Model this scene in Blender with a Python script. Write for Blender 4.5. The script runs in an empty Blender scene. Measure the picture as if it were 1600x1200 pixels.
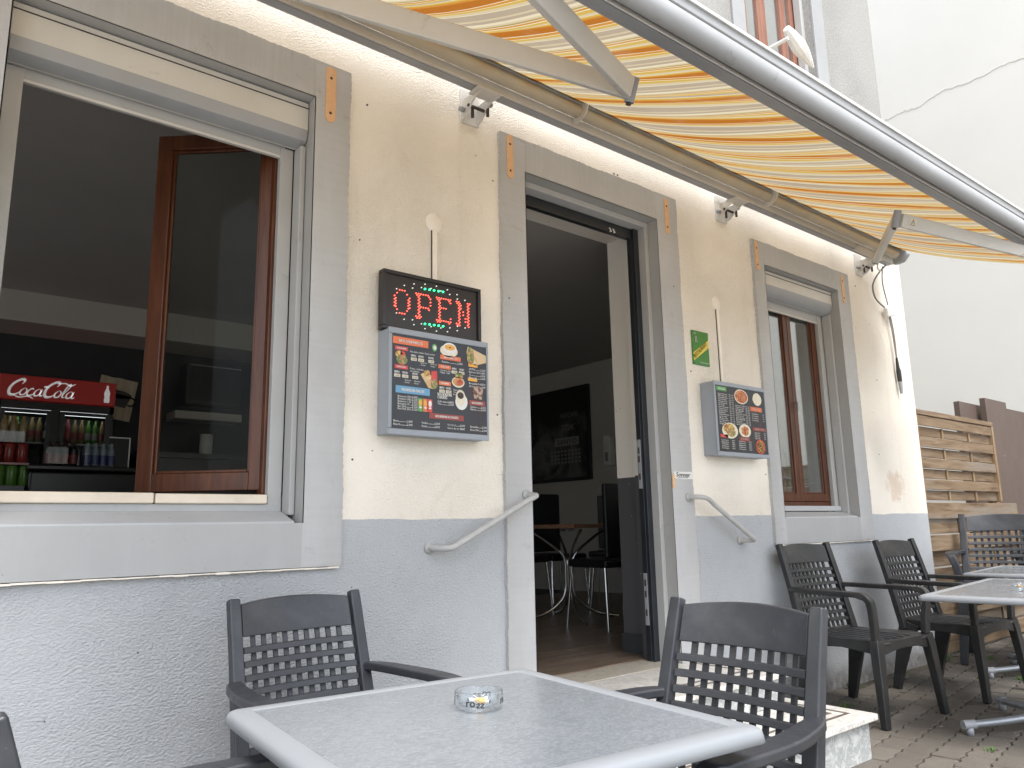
import bpy, bmesh, math, random
from mathutils import Vector, Matrix, Euler
random.seed(7)
R = math.radians
sc = bpy.context.scene
COL = sc.collection
# ------------------------------------------------------------------ camera
cam_d = bpy.data.cameras.new('camera'); cam = bpy.data.objects.new('camera', cam_d); COL.objects.link(cam)
yaw, pitch, roll = 0.688380386, 0.184728638, -0.0198712839
_f = Vector((math.sin(yaw)*math.cos(pitch), math.cos(yaw)*math.cos(pitch), math.sin(pitch)))
_r = Vector((math.cos(yaw), -math.sin(yaw), 0)); _u = _r.cross(_f)
r_ = math.cos(roll)*_r + math.sin(roll)*_u; u_ = -math.sin(roll)*_r + math.cos(roll)*_u
M = Matrix((r_, u_, -_f)).transposed().to_4x4(); M.translation = Vector((0, -2.8009, 1.10))
cam.matrix_world = M
cam_d.sensor_width = 36; cam_d.lens = 1193.7/1600*36; cam_d.clip_start = .05; cam_d.clip_end = 500
sc.camera = cam
# ------------------------------------------------------------------ sky, sun, exposure
w = bpy.data.worlds.new('World'); sc.world = w; w.use_nodes = True
nt = w.node_tree; nt.nodes.clear()
sky = nt.nodes.new('ShaderNodeTexSky'); sky.sky_type = 'NISHITA'; sky.sun_disc = False
SUN_EL, SUN_AZ = R(62), R(200)
sky.sun_elevation = SUN_EL; sky.sun_rotation = SUN_AZ
sky.air_density = 1.0; sky.dust_density = 2.5; sky.ozone_density = 1.0
hs = nt.nodes.new('ShaderNodeHueSaturation'); hs.inputs['Saturation'].default_value = .50
bg = nt.nodes.new('ShaderNodeBackground'); bg.inputs[1].default_value = .15
wo = nt.nodes.new('ShaderNodeOutputWorld')
nt.links.new(sky.outputs[0], hs.inputs['Color']); nt.links.new(hs.outputs[0], bg.inputs[0]); nt.links.new(bg.outputs[0], wo.inputs[0])
sd = bpy.data.lights.new('sun', 'SUN'); sd.energy = 1.6; sd.angle = R(35); sd.color = (1, .99, .97)
so = bpy.data.objects.new('sun', sd); COL.objects.link(so)
sdir = Vector((math.sin(SUN_AZ)*math.cos(SUN_EL), math.cos(SUN_AZ)*math.cos(SUN_EL), math.sin(SUN_EL)))
so.rotation_euler = (-sdir).to_track_quat('-Z', 'Y').to_euler(); so.location = (0, 0, 20)
sc.view_settings.view_transform = 'Standard'; sc.view_settings.look = 'None'
sc.view_settings.exposure = 1.42; sc.view_settings.gamma = 1
sc.render.engine = 'CYCLES'
sc.cycles.max_bounces = 8; sc.cycles.diffuse_bounces = 4; sc.cycles.transmission_bounces = 6; sc.cycles.transparent_max_bounces = 8
sc.cycles.use_denoising = True

# ------------------------------------------------------------------ helpers
def cr(pts, n=6):
    """smooth curve through points"""
    P = [Vector(p) for p in pts]; out = []
    for i in range(len(P)-1):
        a = P[max(i-1, 0)]; b = P[i]; c = P[i+1]; d = P[min(i+2, len(P)-1)]
        for k in range(n):
            t = k/n
            out.append(.5*((2*b)+(c-a)*t+(2*a-5*b+4*c-d)*t*t+(3*b-a-3*c+d)*t**3))
    out.append(P[-1]); return out

class MB:
    def __init__(s): s.v = []; s.f = []; s.sm = []
    def add(s, vs, fs, smooth=False):
        o = len(s.v); s.v += [tuple(v) for v in vs]; s.f += [tuple(i+o for i in f) for f in fs]; s.sm += [smooth]*len(fs); return s
    def box(s, x0, x1, y0, y1, z0, z1):
        vs = [(x, y, z) for x in (x0, x1) for y in (y0, y1) for z in (z0, z1)]
        return s.add(vs, [(0,1,3,2),(4,6,7,5),(0,4,5,1),(2,3,7,6),(0,2,6,4),(1,5,7,3)])
    def beam(s, p0, p1, w, h, up=(0,0,1), w1=None, h1=None):
        return s.sweep([p0, p1], [(w, h), (w1 or w, h1 or h)], up)
    def sweep(s, pts, wh, up=(0,0,1)):
        P = [Vector(p) for p in pts]; n = len(P)
        if isinstance(wh, tuple): wh = [wh]*n
        vs = []
        for i in range(n):
            t = (P[min(i+1, n-1)]-P[max(i-1, 0)]).normalized()
            sd = t.cross(Vector(up))
            if sd.length < 1e-4: sd = t.cross(Vector((1,0,0)))
            sd.normalize(); uu = sd.cross(t).normalized()
            a, b = wh[i][0]/2, wh[i][1]/2
            vs += [P[i]+sd*a+uu*b, P[i]-sd*a+uu*b, P[i]-sd*a-uu*b, P[i]+sd*a-uu*b]
        fs = [(0,3,2,1), (4*n-4, 4*n-3, 4*n-2, 4*n-1)]
        for i in range(n-1):
            for k in range(4):
                a = 4*i+k; b = 4*i+(k+1) % 4
                fs.append((a, b, b+4, a+4))
        return s.add(vs, fs)
    def tube(s, pts, r, n=8, caps=True):
        P = [Vector(p) for p in pts]; m = len(P); rr = r if isinstance(r, (list, tuple)) else [r]*m
        vs = []; prev = None
        for i in range(m):
            t = (P[min(i+1, m-1)]-P[max(i-1, 0)]).normalized()
            if prev is None:
                a = t.cross(Vector((0,0,1)))
                if a.length < .05: a = t.cross(Vector((1,0,0)))
            else: a = prev-t*prev.dot(t)
            a.normalize(); prev = a; b = t.cross(a)
            for k in range(n):
                an = 2*math.pi*k/n; vs.append(P[i]+(a*math.cos(an)+b*math.sin(an))*rr[i])
        fs = [(i*n+k, i*n+(k+1) % n, (i+1)*n+(k+1) % n, (i+1)*n+k) for i in range(m-1) for k in range(n)]
        s.add(vs, fs, True)
        if caps: s.add(vs[:n], [tuple(range(n))[::-1]]); s.add(vs[-n:], [tuple(range(n))])
        return s
    def lathe(s, prof, c=(0,0,0), n=24, axis='z'):
        vs = []; 
        for (r, z) in prof:
            for k in range(n):
                a = 2*math.pi*k/n; p = (r*math.cos(a), r*math.sin(a), z)
                if axis == 'y': p = (p[0], z, p[1])
                if axis == 'x': p = (z, p[0], p[1])
                vs.append((p[0]+c[0], p[1]+c[1], p[2]+c[2]))
        m = len(prof)
        fs = [(i*n+k, i*n+(k+1) % n, (i+1)*n+(k+1) % n, (i+1)*n+k) for i in range(m-1) for k in range(n)]
        return s.add(vs, fs, True)
    def prism_x(s, prof, x0, x1, dz=0):   # profile (y,z) extruded in x
        n = len(prof); vs = [(x0, y, z) for y, z in prof]+[(x1, y, z+dz) for y, z in prof]
        return s.add(vs, [tuple(range(n))[::-1], tuple(range(n, 2*n))]+[(i, (i+1) % n, n+(i+1) % n, n+i) for i in range(n)])
    def prism_z(s, prof, z0, z1, bev=0):   # profile (x,y) extruded in z
        n = len(prof); cx = sum(p[0] for p in prof)/n; cy = sum(p[1] for p in prof)/n
        vs = [(x, y, z0) for x, y in prof]
        if bev:
            vs += [(x, y, z1-bev) for x, y in prof]
            q = [(cx+(x-cx)*(1-bev/max(.01, abs(x-cx)) if abs(x-cx) > bev*2 else 1), cy+(y-cy)*(1-bev/max(.01, abs(y-cy)) if abs(y-cy) > bev*2 else 1)) for x, y in prof]
            vs += [(x, y, z1) for x, y in q]; L = 3
        else: vs += [(x, y, z1) for x, y in prof]; L = 2
        fs = [tuple(range(n))[::-1], tuple(range((L-1)*n, L*n))]
        for l in range(L-1): fs += [(l*n+i, l*n+(i+1) % n, (l+1)*n+(i+1) % n, (l+1)*n+i) for i in range(n)]
        return s.add(vs, fs)
    def xf(s, M):
        s.v = [tuple(M @ Vector(v)) for v in s.v]; return s
    def build(s, name, mat, parent=None, world=True, bevel=0, smooth=None, loc=None, seg=2):
        me = bpy.data.meshes.new(name)
        off = Vector((0,0,0))
        if parent is not None and world: off = Vector(WL.get(parent.name, (0,0,0)))
        me.from_pydata([tuple(Vector(v)-off) for v in s.v], [], s.f)
        sm = s.sm if smooth is None else [smooth]*len(s.f)
        me.polygons.foreach_set('use_smooth', sm)
        me.materials.append(mat); me.update()
        o = bpy.data.objects.new(name, me); COL.objects.link(o)
        if parent is not None: o.parent = parent; WL[o.name] = tuple(off)
        if loc is not None: o.location = loc
        if bevel:
            b = o.modifiers.new('bevel', 'BEVEL'); b.width = bevel; b.segments = seg; b.limit_method = 'ANGLE'; b.angle_limit = R(40)
            if smooth is None: me.polygons.foreach_set('use_smooth', [True]*len(s.f)); 
            b.harden_normals = True
        return o
WL = {}
def tag(o, label=None, cat=None, group=None, kind=None):
    if label: o['label'] = label
    if cat: o['category'] = cat
    if group: o['group'] = group
    if kind: o['kind'] = kind
    return o
def thing(name, label, cat, loc=(0,0,0), rz=0, group=None):
    o = bpy.data.objects.new(name, None); COL.objects.link(o); o.empty_display_size = .1
    o.location = loc; o.rotation_euler = (0, 0, rz); WL[o.name] = tuple(loc)
    return tag(o, label, cat, group)
def copy_tree(o, parent=None):
    c = o.copy(); COL.objects.link(c); c.parent = parent
    for ch in [x for x in bpy.data.objects if x.parent == o]: copy_tree(ch, c)
    return c
_tc = {}
def text_geo(s):
    if s not in _tc:
        cu = bpy.data.curves.new('t', 'FONT'); cu.body = s; cu.size = 1; cu.resolution_u = 2; cu.align_x = 'LEFT'
        ob = bpy.data.objects.new('t', cu); COL.objects.link(ob); bpy.context.view_layer.update()
        me = bpy.data.meshes.new_from_object(ob)
        vs = [tuple(v.co) for v in me.vertices]; fs = [tuple(p.vertices) for p in me.polygons]
        bpy.data.objects.remove(ob); bpy.data.meshes.remove(me); bpy.data.curves.remove(cu)
        _tc[s] = (vs, fs, max([v[0] for v in vs] or [1]))
    return _tc[s]
def text(mb, s, x, z, h, y, wid=None, align='l', shear=0, mirror=False, rot=0, bold=0):
    """flat lettering on a plane facing -y; h = cap height"""
    vs, fs, W = text_geo(s); k = h/.7; kx = (wid/W) if wid else k
    w_ = W*kx; x0 = x-(w_/2 if align == 'c' else w_ if align == 'r' else 0)
    c, sn = math.cos(rot), math.sin(rot)
    for dx in ([0] if not bold else [-bold, bold]):
        out = []
        for a, b, _ in vs:
            if mirror: a = W-a
            lx = a*kx+b*k*shear+dx; lz = b*k
            out.append((x0+lx*c-lz*sn, y-abs(dx)*.001, z+lx*sn+lz*c))
        mb.add(out, [f[::-1] if mirror else f for f in fs])
def quad(mb, x0, x1, z0, z1, y, sk=0): mb.add([(x0, y, z0), (x1, y, z0+sk), (x1, y, z1+sk), (x0, y, z1)], [(0,1,2,3)])
def disc(mb, x, z, rx, rz, y, n=20, wob=0):
    pts = [(x, y, z)]+[(x+rx*math.cos(2*math.pi*k/n)*(1+wob*random.uniform(-1,1)), y, z+rz*math.sin(2*math.pi*k/n)*(1+wob*random.uniform(-1,1))) for k in range(n)]
    mb.add(pts, [(0, k+1, (k+1) % n+1) for k in range(n)])

# ------------------------------------------------------------------ materials
def new_mat(name):
    m = bpy.data.materials.new(name); m.use_nodes = True; n = m.node_tree; b = n.nodes['Principled BSDF']; return m, n, b
def N(n, t, **kw):
    x = n.nodes.new(t)
    for k, v in kw.items(): setattr(x, k, v)
    return x
def noise(n, vec, scale, detail=3, rough=.55, dist=0):
    x = N(n, 'ShaderNodeTexNoise'); x.inputs['Scale'].default_value = scale; x.inputs['Detail'].default_value = detail
    x.inputs['Roughness'].default_value = rough; x.inputs['Distortion'].default_value = dist
    if vec is not None: n.links.new(vec, x.inputs['Vector'])
    return x.outputs['Fac']
def ramp(n, fac, stops, interp='LINEAR'):
    x = N(n, 'ShaderNodeValToRGB'); e = x.color_ramp.elements; x.color_ramp.interpolation = interp
    while len(e) < len(stops): e.new(.5)
    for i, (p, c) in enumerate(stops):
        e[i].position = p; e[i].color = (*c, 1) if len(c) == 3 else c
    n.links.new(fac, x.inputs[0]); return x.outputs[0]
def g(v): return (v, v, v)
def mixc(n, fac, a, b, mode='MIX'):
    x = N(n, 'ShaderNodeMix', data_type='RGBA', blend_type=mode)
    if isinstance(fac, (int, float)): x.inputs[0].default_value = fac
    else: n.links.new(fac, x.inputs[0])
    for i, c in ((6, a), (7, b)):
        if isinstance(c, tuple): x.inputs[i].default_value = (*c, 1)
        else: n.links.new(c, x.inputs[i])
    return x.outputs[2]
def mth(n, op, a, b=0.0, c=None):
    x = N(n, 'ShaderNodeMath', operation=op)
    for i, v in enumerate((a, b) if c is None else (a, b, c)):
        if isinstance(v, (int, float)): x.inputs[i].default_value = v
        else: n.links.new(v, x.inputs[i])
    return x.outputs[0]
def bump(n, b, h, strength=.5, dist=.004, prev=None):
    x = N(n, 'ShaderNodeBump'); x.inputs['Strength'].default_value = strength; x.inputs['Distance'].default_value = dist
    n.links.new(h, x.inputs['Height'])
    if prev is not None: n.links.new(prev, x.inputs['Normal'])
    n.links.new(x.outputs[0], b.inputs['Normal']); return x.outputs[0]
def objco(n, scale=(1,1,1), rot=(0,0,0)):
    t = N(n, 'ShaderNodeTexCoord'); m = N(n, 'ShaderNodeMapping'); m.inputs['Scale'].default_value = scale; m.inputs['Rotation'].default_value = rot
    n.links.new(t.outputs['Object'], m.inputs[0]); return m.outputs[0]
def pm(name, col, rough=.6, var=.12, vs=6, bs=0, bst=.3, bd=.003, metal=0, dirt=None, spec=None, grime=0):
    m, n, b = new_mat(name); v = objco(n)
    f = noise(n, v, vs, 5, .6)
    c = ramp(n, f, [(.3, tuple(x*(1-var) for x in col)), (.7, tuple(min(1, x*(1+var)) for x in col))])
    if dirt:
        f2 = noise(n, v, dirt[1], 6, .7, .6)
        c = mixc(n, ramp(n, f2, [(dirt[2], g(0)), (dirt[2]+.12, g(1))]), c, dirt[0])
    n.links.new(c, b.inputs['Base Color'])
    rr = ramp(n, noise(n, v, vs*2.3, 4), [(.3, g(max(.02, rough-.04))), (.7, g(min(1, rough+.04)))]); n.links.new(rr, b.inputs['Roughness'])
    b.inputs['Metallic'].default_value = metal
    if spec is not None: b.inputs['Specular IOR Level'].default_value = spec
    if bs: bump(n, b, noise(n, v, bs, 4), bst, bd)
    return m
def flat(name, col, rough=.5, emit=None, es=1, metal=0):
    m, n, b = new_mat(name); b.inputs['Base Color'].default_value = (*col, 1); b.inputs['Roughness'].default_value = rough; b.inputs['Metallic'].default_value = metal
    v = objco(n); c = mixc(n, noise(n, v, 40, 2), tuple(x*.88 for x in col), tuple(min(1, x*1.1) for x in col)); n.links.new(c, b.inputs['Base Color'])
    if emit: b.inputs['Emission Color'].default_value = (*emit, 1); b.inputs['Emission Strength'].default_value = es
    return m

def facade_mat():
    m, n, b = new_mat('facade_render'); v = objco(n)
    sep = N(n, 'ShaderNodeSeparateXYZ'); n.links.new(v, sep.inputs[0])
    z = sep.outputs['Z']
    wob = mth(n, 'ADD', z, mth(n, 'MULTIPLY', mth(n, 'SUBTRACT', noise(n, v, 3.2, 6, .65), .5), .03))
    cream = ramp(n, noise(n, v, 1.7, 6, .6), [(.3, (.83, .765, .665)), (.7, (.885, .83, .74))])
    stain = ramp(n, noise(n, v, 2.6, 7, .7, 1.1), [(.60, g(0)), (.76, g(.35))])
    cream = mixc(n, stain, cream, (.68, .56, .40))
    vst = noise(n, objco(n, (9, 9, .7)), 1, 6, .65, .3)
    cream = mixc(n, ramp(n, vst, [(.56, g(0)), (.8, g(.22))]), cream, (.55, .48, .40))
    grey = ramp(n, noise(n, v, 2.2, 6, .6), [(.3, (.435, .452, .468)), (.7, (.50, .517, .533))])
    grey = mixc(n, ramp(n, noise(n, v, 5, 7, .7, .8), [(.62, g(0)), (.8, g(.4))]), grey, (.30, .31, .32))
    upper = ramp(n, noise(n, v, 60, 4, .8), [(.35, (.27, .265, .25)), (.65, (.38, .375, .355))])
    def step(zz, k):
        x = N(n, 'ShaderNodeMath', operation='MULTIPLY', use_clamp=True); n.links.new(mth(n, 'SUBTRACT', wob, zz), x.inputs[0]); x.inputs[1].default_value = k; return x.outputs[0]
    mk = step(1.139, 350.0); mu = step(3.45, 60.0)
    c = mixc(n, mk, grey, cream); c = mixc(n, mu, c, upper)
    # bare base of the plinth, spatter
    mb_ = step(.17, -9.0); c = mixc(n, mb_, c, ramp(n, noise(n, v, 14, 6, .7), [(.35, (.16, .15, .14)), (.65, (.34, .33, .32))]))
    # rusty blotch low on the corner wall
    dv = N(n, 'ShaderNodeVectorMath', operation='DISTANCE'); n.links.new(v, dv.inputs[0]); dv.inputs[1].default_value = (2.82, 0, 1.36)
    bl = mth(n, 'ADD', dv.outputs['Value'], mth(n, 'MULTIPLY', noise(n, v, 13, 7, .75), .45))
    c = mixc(n, ramp(n, bl, [(.30, g(.4)), (.37, g(0))]), c, (.55, .34, .2))
    # specks: chips and insect marks
    vo = N(n, 'ShaderNodeTexVoronoi'); vo.inputs['Scale'].default_value = 5.5; n.links.new(v, vo.inputs['Vector'])
    sp = ramp(n, vo.outputs['Distance'], [(.018, g(1)), (.03, g(0))]); c = mixc(n, sp, c, (.25, .17, .11))
    n.links.new(c, b.inputs['Base Color']); b.inputs['Roughness'].default_value = .85
    b.inputs['Specular IOR Level'].default_value = .25
    # stipple: rough cast everywhere, trowelled flat in patches of the cream
    h1 = noise(n, objco(n, (1, 1, 1.7)), 80, 4, .6, .0); h2 = noise(n, v, 24, 3, .6)
    h1 = mth(n, 'MULTIPLY', mth(n, 'POWER', h1, 1.6), 1.6)
    smooth_patch = ramp(n, noise(n, v, 1.1, 2, .5), [(.40, g(.3)), (.58, g(1))])
    h = mth(n, 'MULTIPLY', h1, smooth_patch); h = mth(n, 'ADD', h, mth(n, 'MULTIPLY', h2, .35))
    bump(n, b, h, .85, .010)
    return m
def paint_grey(name, a, bcol, bs=26, st=.35):
    m, n, b = new_mat(name); v = objco(n)
    c = ramp(n, noise(n, v, 3.2, 6, .62), [(.3, a), (.7, bcol)])
    c = mixc(n, ramp(n, noise(n, v, 8, 8, .75, 1.0), [(.60, g(0)), (.68, g(.5))]), c, tuple(x*.66 for x in a))
    c = mixc(n, ramp(n, noise(n, objco(n, (7, 7, .8)), 1.3, 6, .7, .4), [(.5, g(0)), (.75, g(.35))]), c, tuple(min(1, x*1.35) for x in a))
    c = mixc(n, ramp(n, noise(n, v, 38, 3, .6), [(.73, g(0)), (.76, g(.7))]), c, (.10, .09, .08))
    ge = N(n, 'ShaderNodeNewGeometry'); c = mixc(n, ramp(n, ge.outputs['Pointiness'], [(.52, g(0)), (.60, g(.5))]), c, (.30, .29, .26))
    n.links.new(c, b.inputs['Base Color']); b.inputs['Roughness'].default_value = .6
    h = mth(n, 'ADD', noise(n, v, bs, 6, .6), mth(n, 'MULTIPLY', noise(n, v, 4, 2), 1.2))
    bump(n, b, h, st, .004); return m
def wood_mat(name, a, bcol, c2, axis='z', rough=.4, sc_=1.0, grey=None):
    m, n, b = new_mat(name); s_ = {'z': (14, 14, 1.2), 'x': (1.2, 14, 14), 'y': (14, 1.2, 14)}[axis]
    t = N(n, 'ShaderNodeTexCoord'); mp = N(n, 'ShaderNodeMapping'); mp.inputs['Scale'].default_value = tuple(q*sc_ for q in s_)
    oi = N(n, 'ShaderNodeObjectInfo'); ad = N(n, 'ShaderNodeVectorMath', operation='ADD'); 
    mul = mth(n, 'MULTIPLY', oi.outputs['Random'], 37.0)
    cb = N(n, 'ShaderNodeCombineXYZ'); n.links.new(mul, cb.inputs[0]); n.links.new(mul, cb.inputs[1]); n.links.new(mul, cb.inputs[2])
    n.links.new(t.outputs['Object'], ad.inputs[0]); n.links.new(cb.outputs[0], ad.inputs[1]); n.links.new(ad.outputs[0], mp.inputs[0])
    v = mp.outputs[0]
    c = ramp(n, noise(n, v, 2.2, 8, .65, .8), [(.3, a), (.5, bcol), (.7, c2)])
    if grey: c = mixc(n, ramp(n, noise(n, v, .55, 4, .6), [(.52, g(0)), (.62, g(.8))]), c, grey)
    n.links.new(c, b.inputs['Base Color']); b.inputs['Roughness'].default_value = rough
    bump(n, b, noise(n, v, 6, 6, .7), .35, .002); return m
def fabric_mat():
    m, n, b = new_mat('striped_canvas'); t = N(n, 'ShaderNodeTexCoord'); sep = N(n, 'ShaderNodeSeparateXYZ'); n.links.new(t.outputs['Object'], sep.inputs[0])
    x = sep.outputs['X']
    ph = mth(n, 'FRACT', mth(n, 'DIVIDE', mth(n, 'ADD', x, 3.0-.035), .277))
    O = (.28, .10, .016); O2 = (.36, .165, .03); Y = (.37, .255, .06); CR = (.38, .32, .21); G = (.27, .225, .165); Wt = (.45, .40, .28); OL = (.25, .19, .07)
    seq = [(.0, O), (.13, Wt), (.145, O2), (.20, Wt), (.215, Y), (.27, CR), (.33, Wt), (.345, G), (.46, CR), (.50, G), (.56, Wt), (.62, CR), (.66, OL), (.69, Wt), (.71, O2), (.75, Wt), (.77, Y), (.85, CR), (.90, Wt), (.915, Y), (.955, O2)]
    c = ramp(n, ph, seq[:21], 'CONSTANT')
    seam = mth(n, 'FRACT', mth(n, 'DIVIDE', mth(n, 'ADD', x, 3.0-.27), 1.108)); 
    c = mixc(n, ramp(n, seam, [(0, g(1)), (.007, g(1)), (.008, g(0))], 'CONSTANT'), c, (.25, .22, .19))
    v = objco(n); c = mixc(n, ramp(n, noise(n, v, 2.5, 7, .7, .7), [(.5, g(0)), (.8, g(.3))]), c, (.42, .36, .27))
    n.nodes.remove(b); d = N(n, 'ShaderNodeBsdfDiffuse'); tr = N(n, 'ShaderNodeBsdfTranslucent'); mx = N(n, 'ShaderNodeMixShader'); mx.inputs[0].default_value = .5
    n.links.new(c, d.inputs[0]); n.links.new(c, tr.inputs[0]); n.links.new(d.outputs[0], mx.inputs[1]); n.links.new(tr.outputs[0], mx.inputs[2])
    out = [q for q in n.nodes if q.type == 'OUTPUT_MATERIAL'][0]; n.links.new(mx.outputs[0], out.inputs[0]); return m
def glass_mat(name, tint=(.9, .95, .93), dirty=.04, refl=1.0):
    m, n, b = new_mat(name); n.nodes.remove(b); v = objco(n)
    tr = N(n, 'ShaderNodeBsdfTransparent'); tr.inputs[0].default_value = (*tint, 1)
    gl = N(n, 'ShaderNodeBsdfGlossy'); gl.inputs['Roughness'].default_value = .02
    fr = N(n, 'ShaderNodeLayerWeight'); fr.inputs[0].default_value = .5
    mx = N(n, 'ShaderNodeMixShader'); n.links.new(mth(n, 'MULTIPLY', mth(n, 'ADD', mth(n, 'MULTIPLY', mth(n, 'POWER', fr.outputs['Facing'], 4.0), .9), .05), 1.6*refl), mx.inputs[0]); n.links.new(tr.outputs[0], mx.inputs[1]); n.links.new(gl.outputs[0], mx.inputs[2])
    df = N(n, 'ShaderNodeBsdfDiffuse'); df.inputs[0].default_value = (.5, .5, .48, 1)
    m2 = N(n, 'ShaderNodeMixShader'); n.links.new(ramp(n, noise(n, v, 4, 6, .7), [(.4, g(dirty*.3)), (.8, g(dirty*2))]), m2.inputs[0])
    n.links.new(mx.outputs[0], m2.inputs[1]); n.links.new(df.outputs[0], m2.inputs[2])
    out = [q for q in n.nodes if q.type == 'OUTPUT_MATERIAL'][0]; n.links.new(m2.outputs[0], out.inputs[0]); return m

M_FAC = facade_mat()
M_SUR = paint_grey('surround_paint', (.44, .445, .45), (.51, .515, .52))
M_UPP = paint_grey('upper_surround_paint', (.30, .315, .335), (.35, .365, .385))
M_SILL = paint_grey('sill_and_lit_apron_paint', (.46, .485, .51), (.54, .56, .585), 40, .25)
M_BOX = pm('shutter_box_white', (.60, .585, .54), .38, .05, 3, 0, dirt=((.42, .40, .36), 3, .66))
M_BOXD = pm('shutter_box_metal', (.34, .35, .36), .4, .06, 4)
M_RAIL = pm('guide_rail_metal', (.42, .42, .41), .4, .06, 4, dirt=((.28, .27, .25), 6, .64))
M_BROWN = wood_mat('brown_window_wood', (.050, .015, .006), (.092, .028, .010), (.135, .047, .018), 'z', .36)
M_PALE = pm('pale_sill_board', (.66, .58, .47), .5, .12, 5, 20, .2, .002, dirt=((.30, .22, .15), 9, .66))
M_BLACKM = pm('black_door_metal', (.018, .021, .026), .35, .2, 5)
M_CREAMP = pm('cream_filler', (.84, .78, .69), .8, .04, 9, 60, .3, .003)
M_CHAIR = None
def chair_mat(name, a, hi):
    m, n, b = new_mat(name); v = objco(n)
    c = ramp(n, noise(n, v, 7, 6, .65), [(.3, a), (.7, hi)])
    c = mixc(n, ramp(n, noise(n, v, 90, 3, .7), [(.62, g(0)), (.74, g(.35))]), c, (.13, .125, .12))
    c = mixc(n, ramp(n, noise(n, v, 3.5, 7, .7, .8), [(.5, g(0)), (.8, g(.4))]), c, (.11, .11, .115))
    ge = N(n, 'ShaderNodeNewGeometry'); c = mixc(n, ramp(n, ge.outputs['Pointiness'], [(.54, g(0)), (.64, g(.35))]), c, (.16, .165, .175))
    n.links.new(c, b.inputs['Base Color']); n.links.new(ramp(n, noise(n, v, 12, 5), [(.3, g(.30)), (.7, g(.50))]), b.inputs['Roughness'])
    bump(n, b, noise(n, v, 260, 2), .12, .001); return m
M_CHAIR = chair_mat('anthracite_plastic', (.024, .0265, .031), (.036, .039, .046))
M_CHAIR2 = chair_mat('weathered_black_plastic', (.014, .0145, .015), (.025, .025, .025))
M_RIM = pm('table_rim_plastic', (.235, .25, .265), .45, .02, 5, 0, spec=.28)
M_ALU = pm('awning_white_paint', (.62, .60, .56), .38, .06, 3, dirt=((.40, .33, .24), 5, .62))
M_ALUG = pm('awning_grey_metal', (.30, .31, .33), .42, .1, 6, dirt=((.18, .17, .16), 4, .64))
M_ALUB = pm('awning_front_silver', (.36, .365, .37), .65, .08, 2.5, dirt=((.22, .22, .22), 7, .62), spec=.3)
M_ROLL = pm('roller_beige', (.50, .44, .34), .5, .1, 3, dirt=((.55, .36, .18), 5, .64))
M_FABRIC = fabric_mat()
M_PEACH = pm('peach_bare_strip', (.72, .44, .24), .6, .08, 30, dirt=((.20, .13, .09), 30, .66))
M_RUST = pm('dark_screw', (.05, .04, .035), .6, .3, 90)
M_CHROME = flat('chrome', (.75, .75, .75), .12, metal=1)
M_RUBBER = flat('dark_rubber', (.03, .03, .03), .6)
M_STEEL = pm('galvanised_tube', (.33, .35, .37), .38, .12, 18, metal=.55)
M_HAND = pm('handrail_paint', (.43, .43, .42), .42, .08, 18, dirt=((.45, .33, .18), 14, .64))
M_WHITE = pm('white_plastic', (.72, .72, .69), .4, .05, 8)
M_CABLE = flat('grey_cable', (.22, .21, .19), .6)
M_GLASS = glass_mat('window_glass', (.85, .9, .88), .04, 2.2); M_GLASS1 = glass_mat('sash_glass', (.80, .82, .80), .008, .05)
M_NEIGH = None
def neigh_mat():
    m, n, b = new_mat('neighbour_plaster'); v = objco(n)
    c = ramp(n, noise(n, v, .5, 6, .6), [(.3, (.64, .625, .575)), (.7, (.69, .675, .625))])
    n.links.new(c, b.inputs['Base Color']); b.inputs['Roughness'].default_value = .9; bump(n, b, noise(n, v, 30, 4), .15, .004); return m
M_NEIGH = neigh_mat()
M_PLANK = wood_mat('pine_fence', (.085, .05, .027), (.18, .122, .072), (.26, .19, .125), 'x', .8, .7, (.20, .175, .145))
M_POST = wood_mat('pine_post', (.14, .085, .042), (.24, .16, .088), (.30, .22, .13), 'z', .8, .7, (.20, .18, .15))
M_BRSTEEL = pm('brown_sheet_steel', (.105, .075, .062), .5, .1, 2)
def paver_mat():
    m, n, b = new_mat('paver_concrete'); v = objco(n); oi = N(n, 'ShaderNodeObjectInfo'); ge = N(n, 'ShaderNodeNewGeometry')
    t = N(n, 'ShaderNodeTexCoord')
    sep = N(n, 'ShaderNodeVectorMath', operation='ADD'); n.links.new(ge.outputs['Position'], sep.inputs[0])
    wv = sep.outputs[0]
    c = ramp(n, noise(n, wv, 2.2, 7, .65), [(.3, (.082, .071, .058)), (.7, (.138, .122, .102))])
    c = mixc(n, ramp(n, noise(n, wv, 120, 4, .8), [(.4, g(0)), (.75, g(.3))]), c, (.24, .215, .185))
    c = mixc(n, ramp(n, noise(n, wv, 7, 7, .7, .5), [(.58, g(0)), (.72, g(.55))]), c, (.13, .115, .09))
    mul = N(n, 'ShaderNodeHueSaturation'); n.links.new(c, mul.inputs['Color']); n.links.new(mth(n, 'ADD', mth(n, 'MULTIPLY', oi.outputs['Random'], .35), .83), mul.inputs['Value'])
    n.links.new(mul.outputs[0], b.inputs['Base Color']); b.inputs['Roughness'].default_value = .9
    bump(n, b, noise(n, wv, 90, 5, .7), .5, .004); return m
M_PAV = paver_mat()
M_JOINT = pm('sandy_joint', (.085, .075, .055), .95, .3, 30, 60, .5, .004, dirt=((.05, .065, .02), 10, .55))
M_GROUND = pm('far_paving', (.50, .48, .44), .92, .2, 2, 40, .4, .004)
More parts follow.
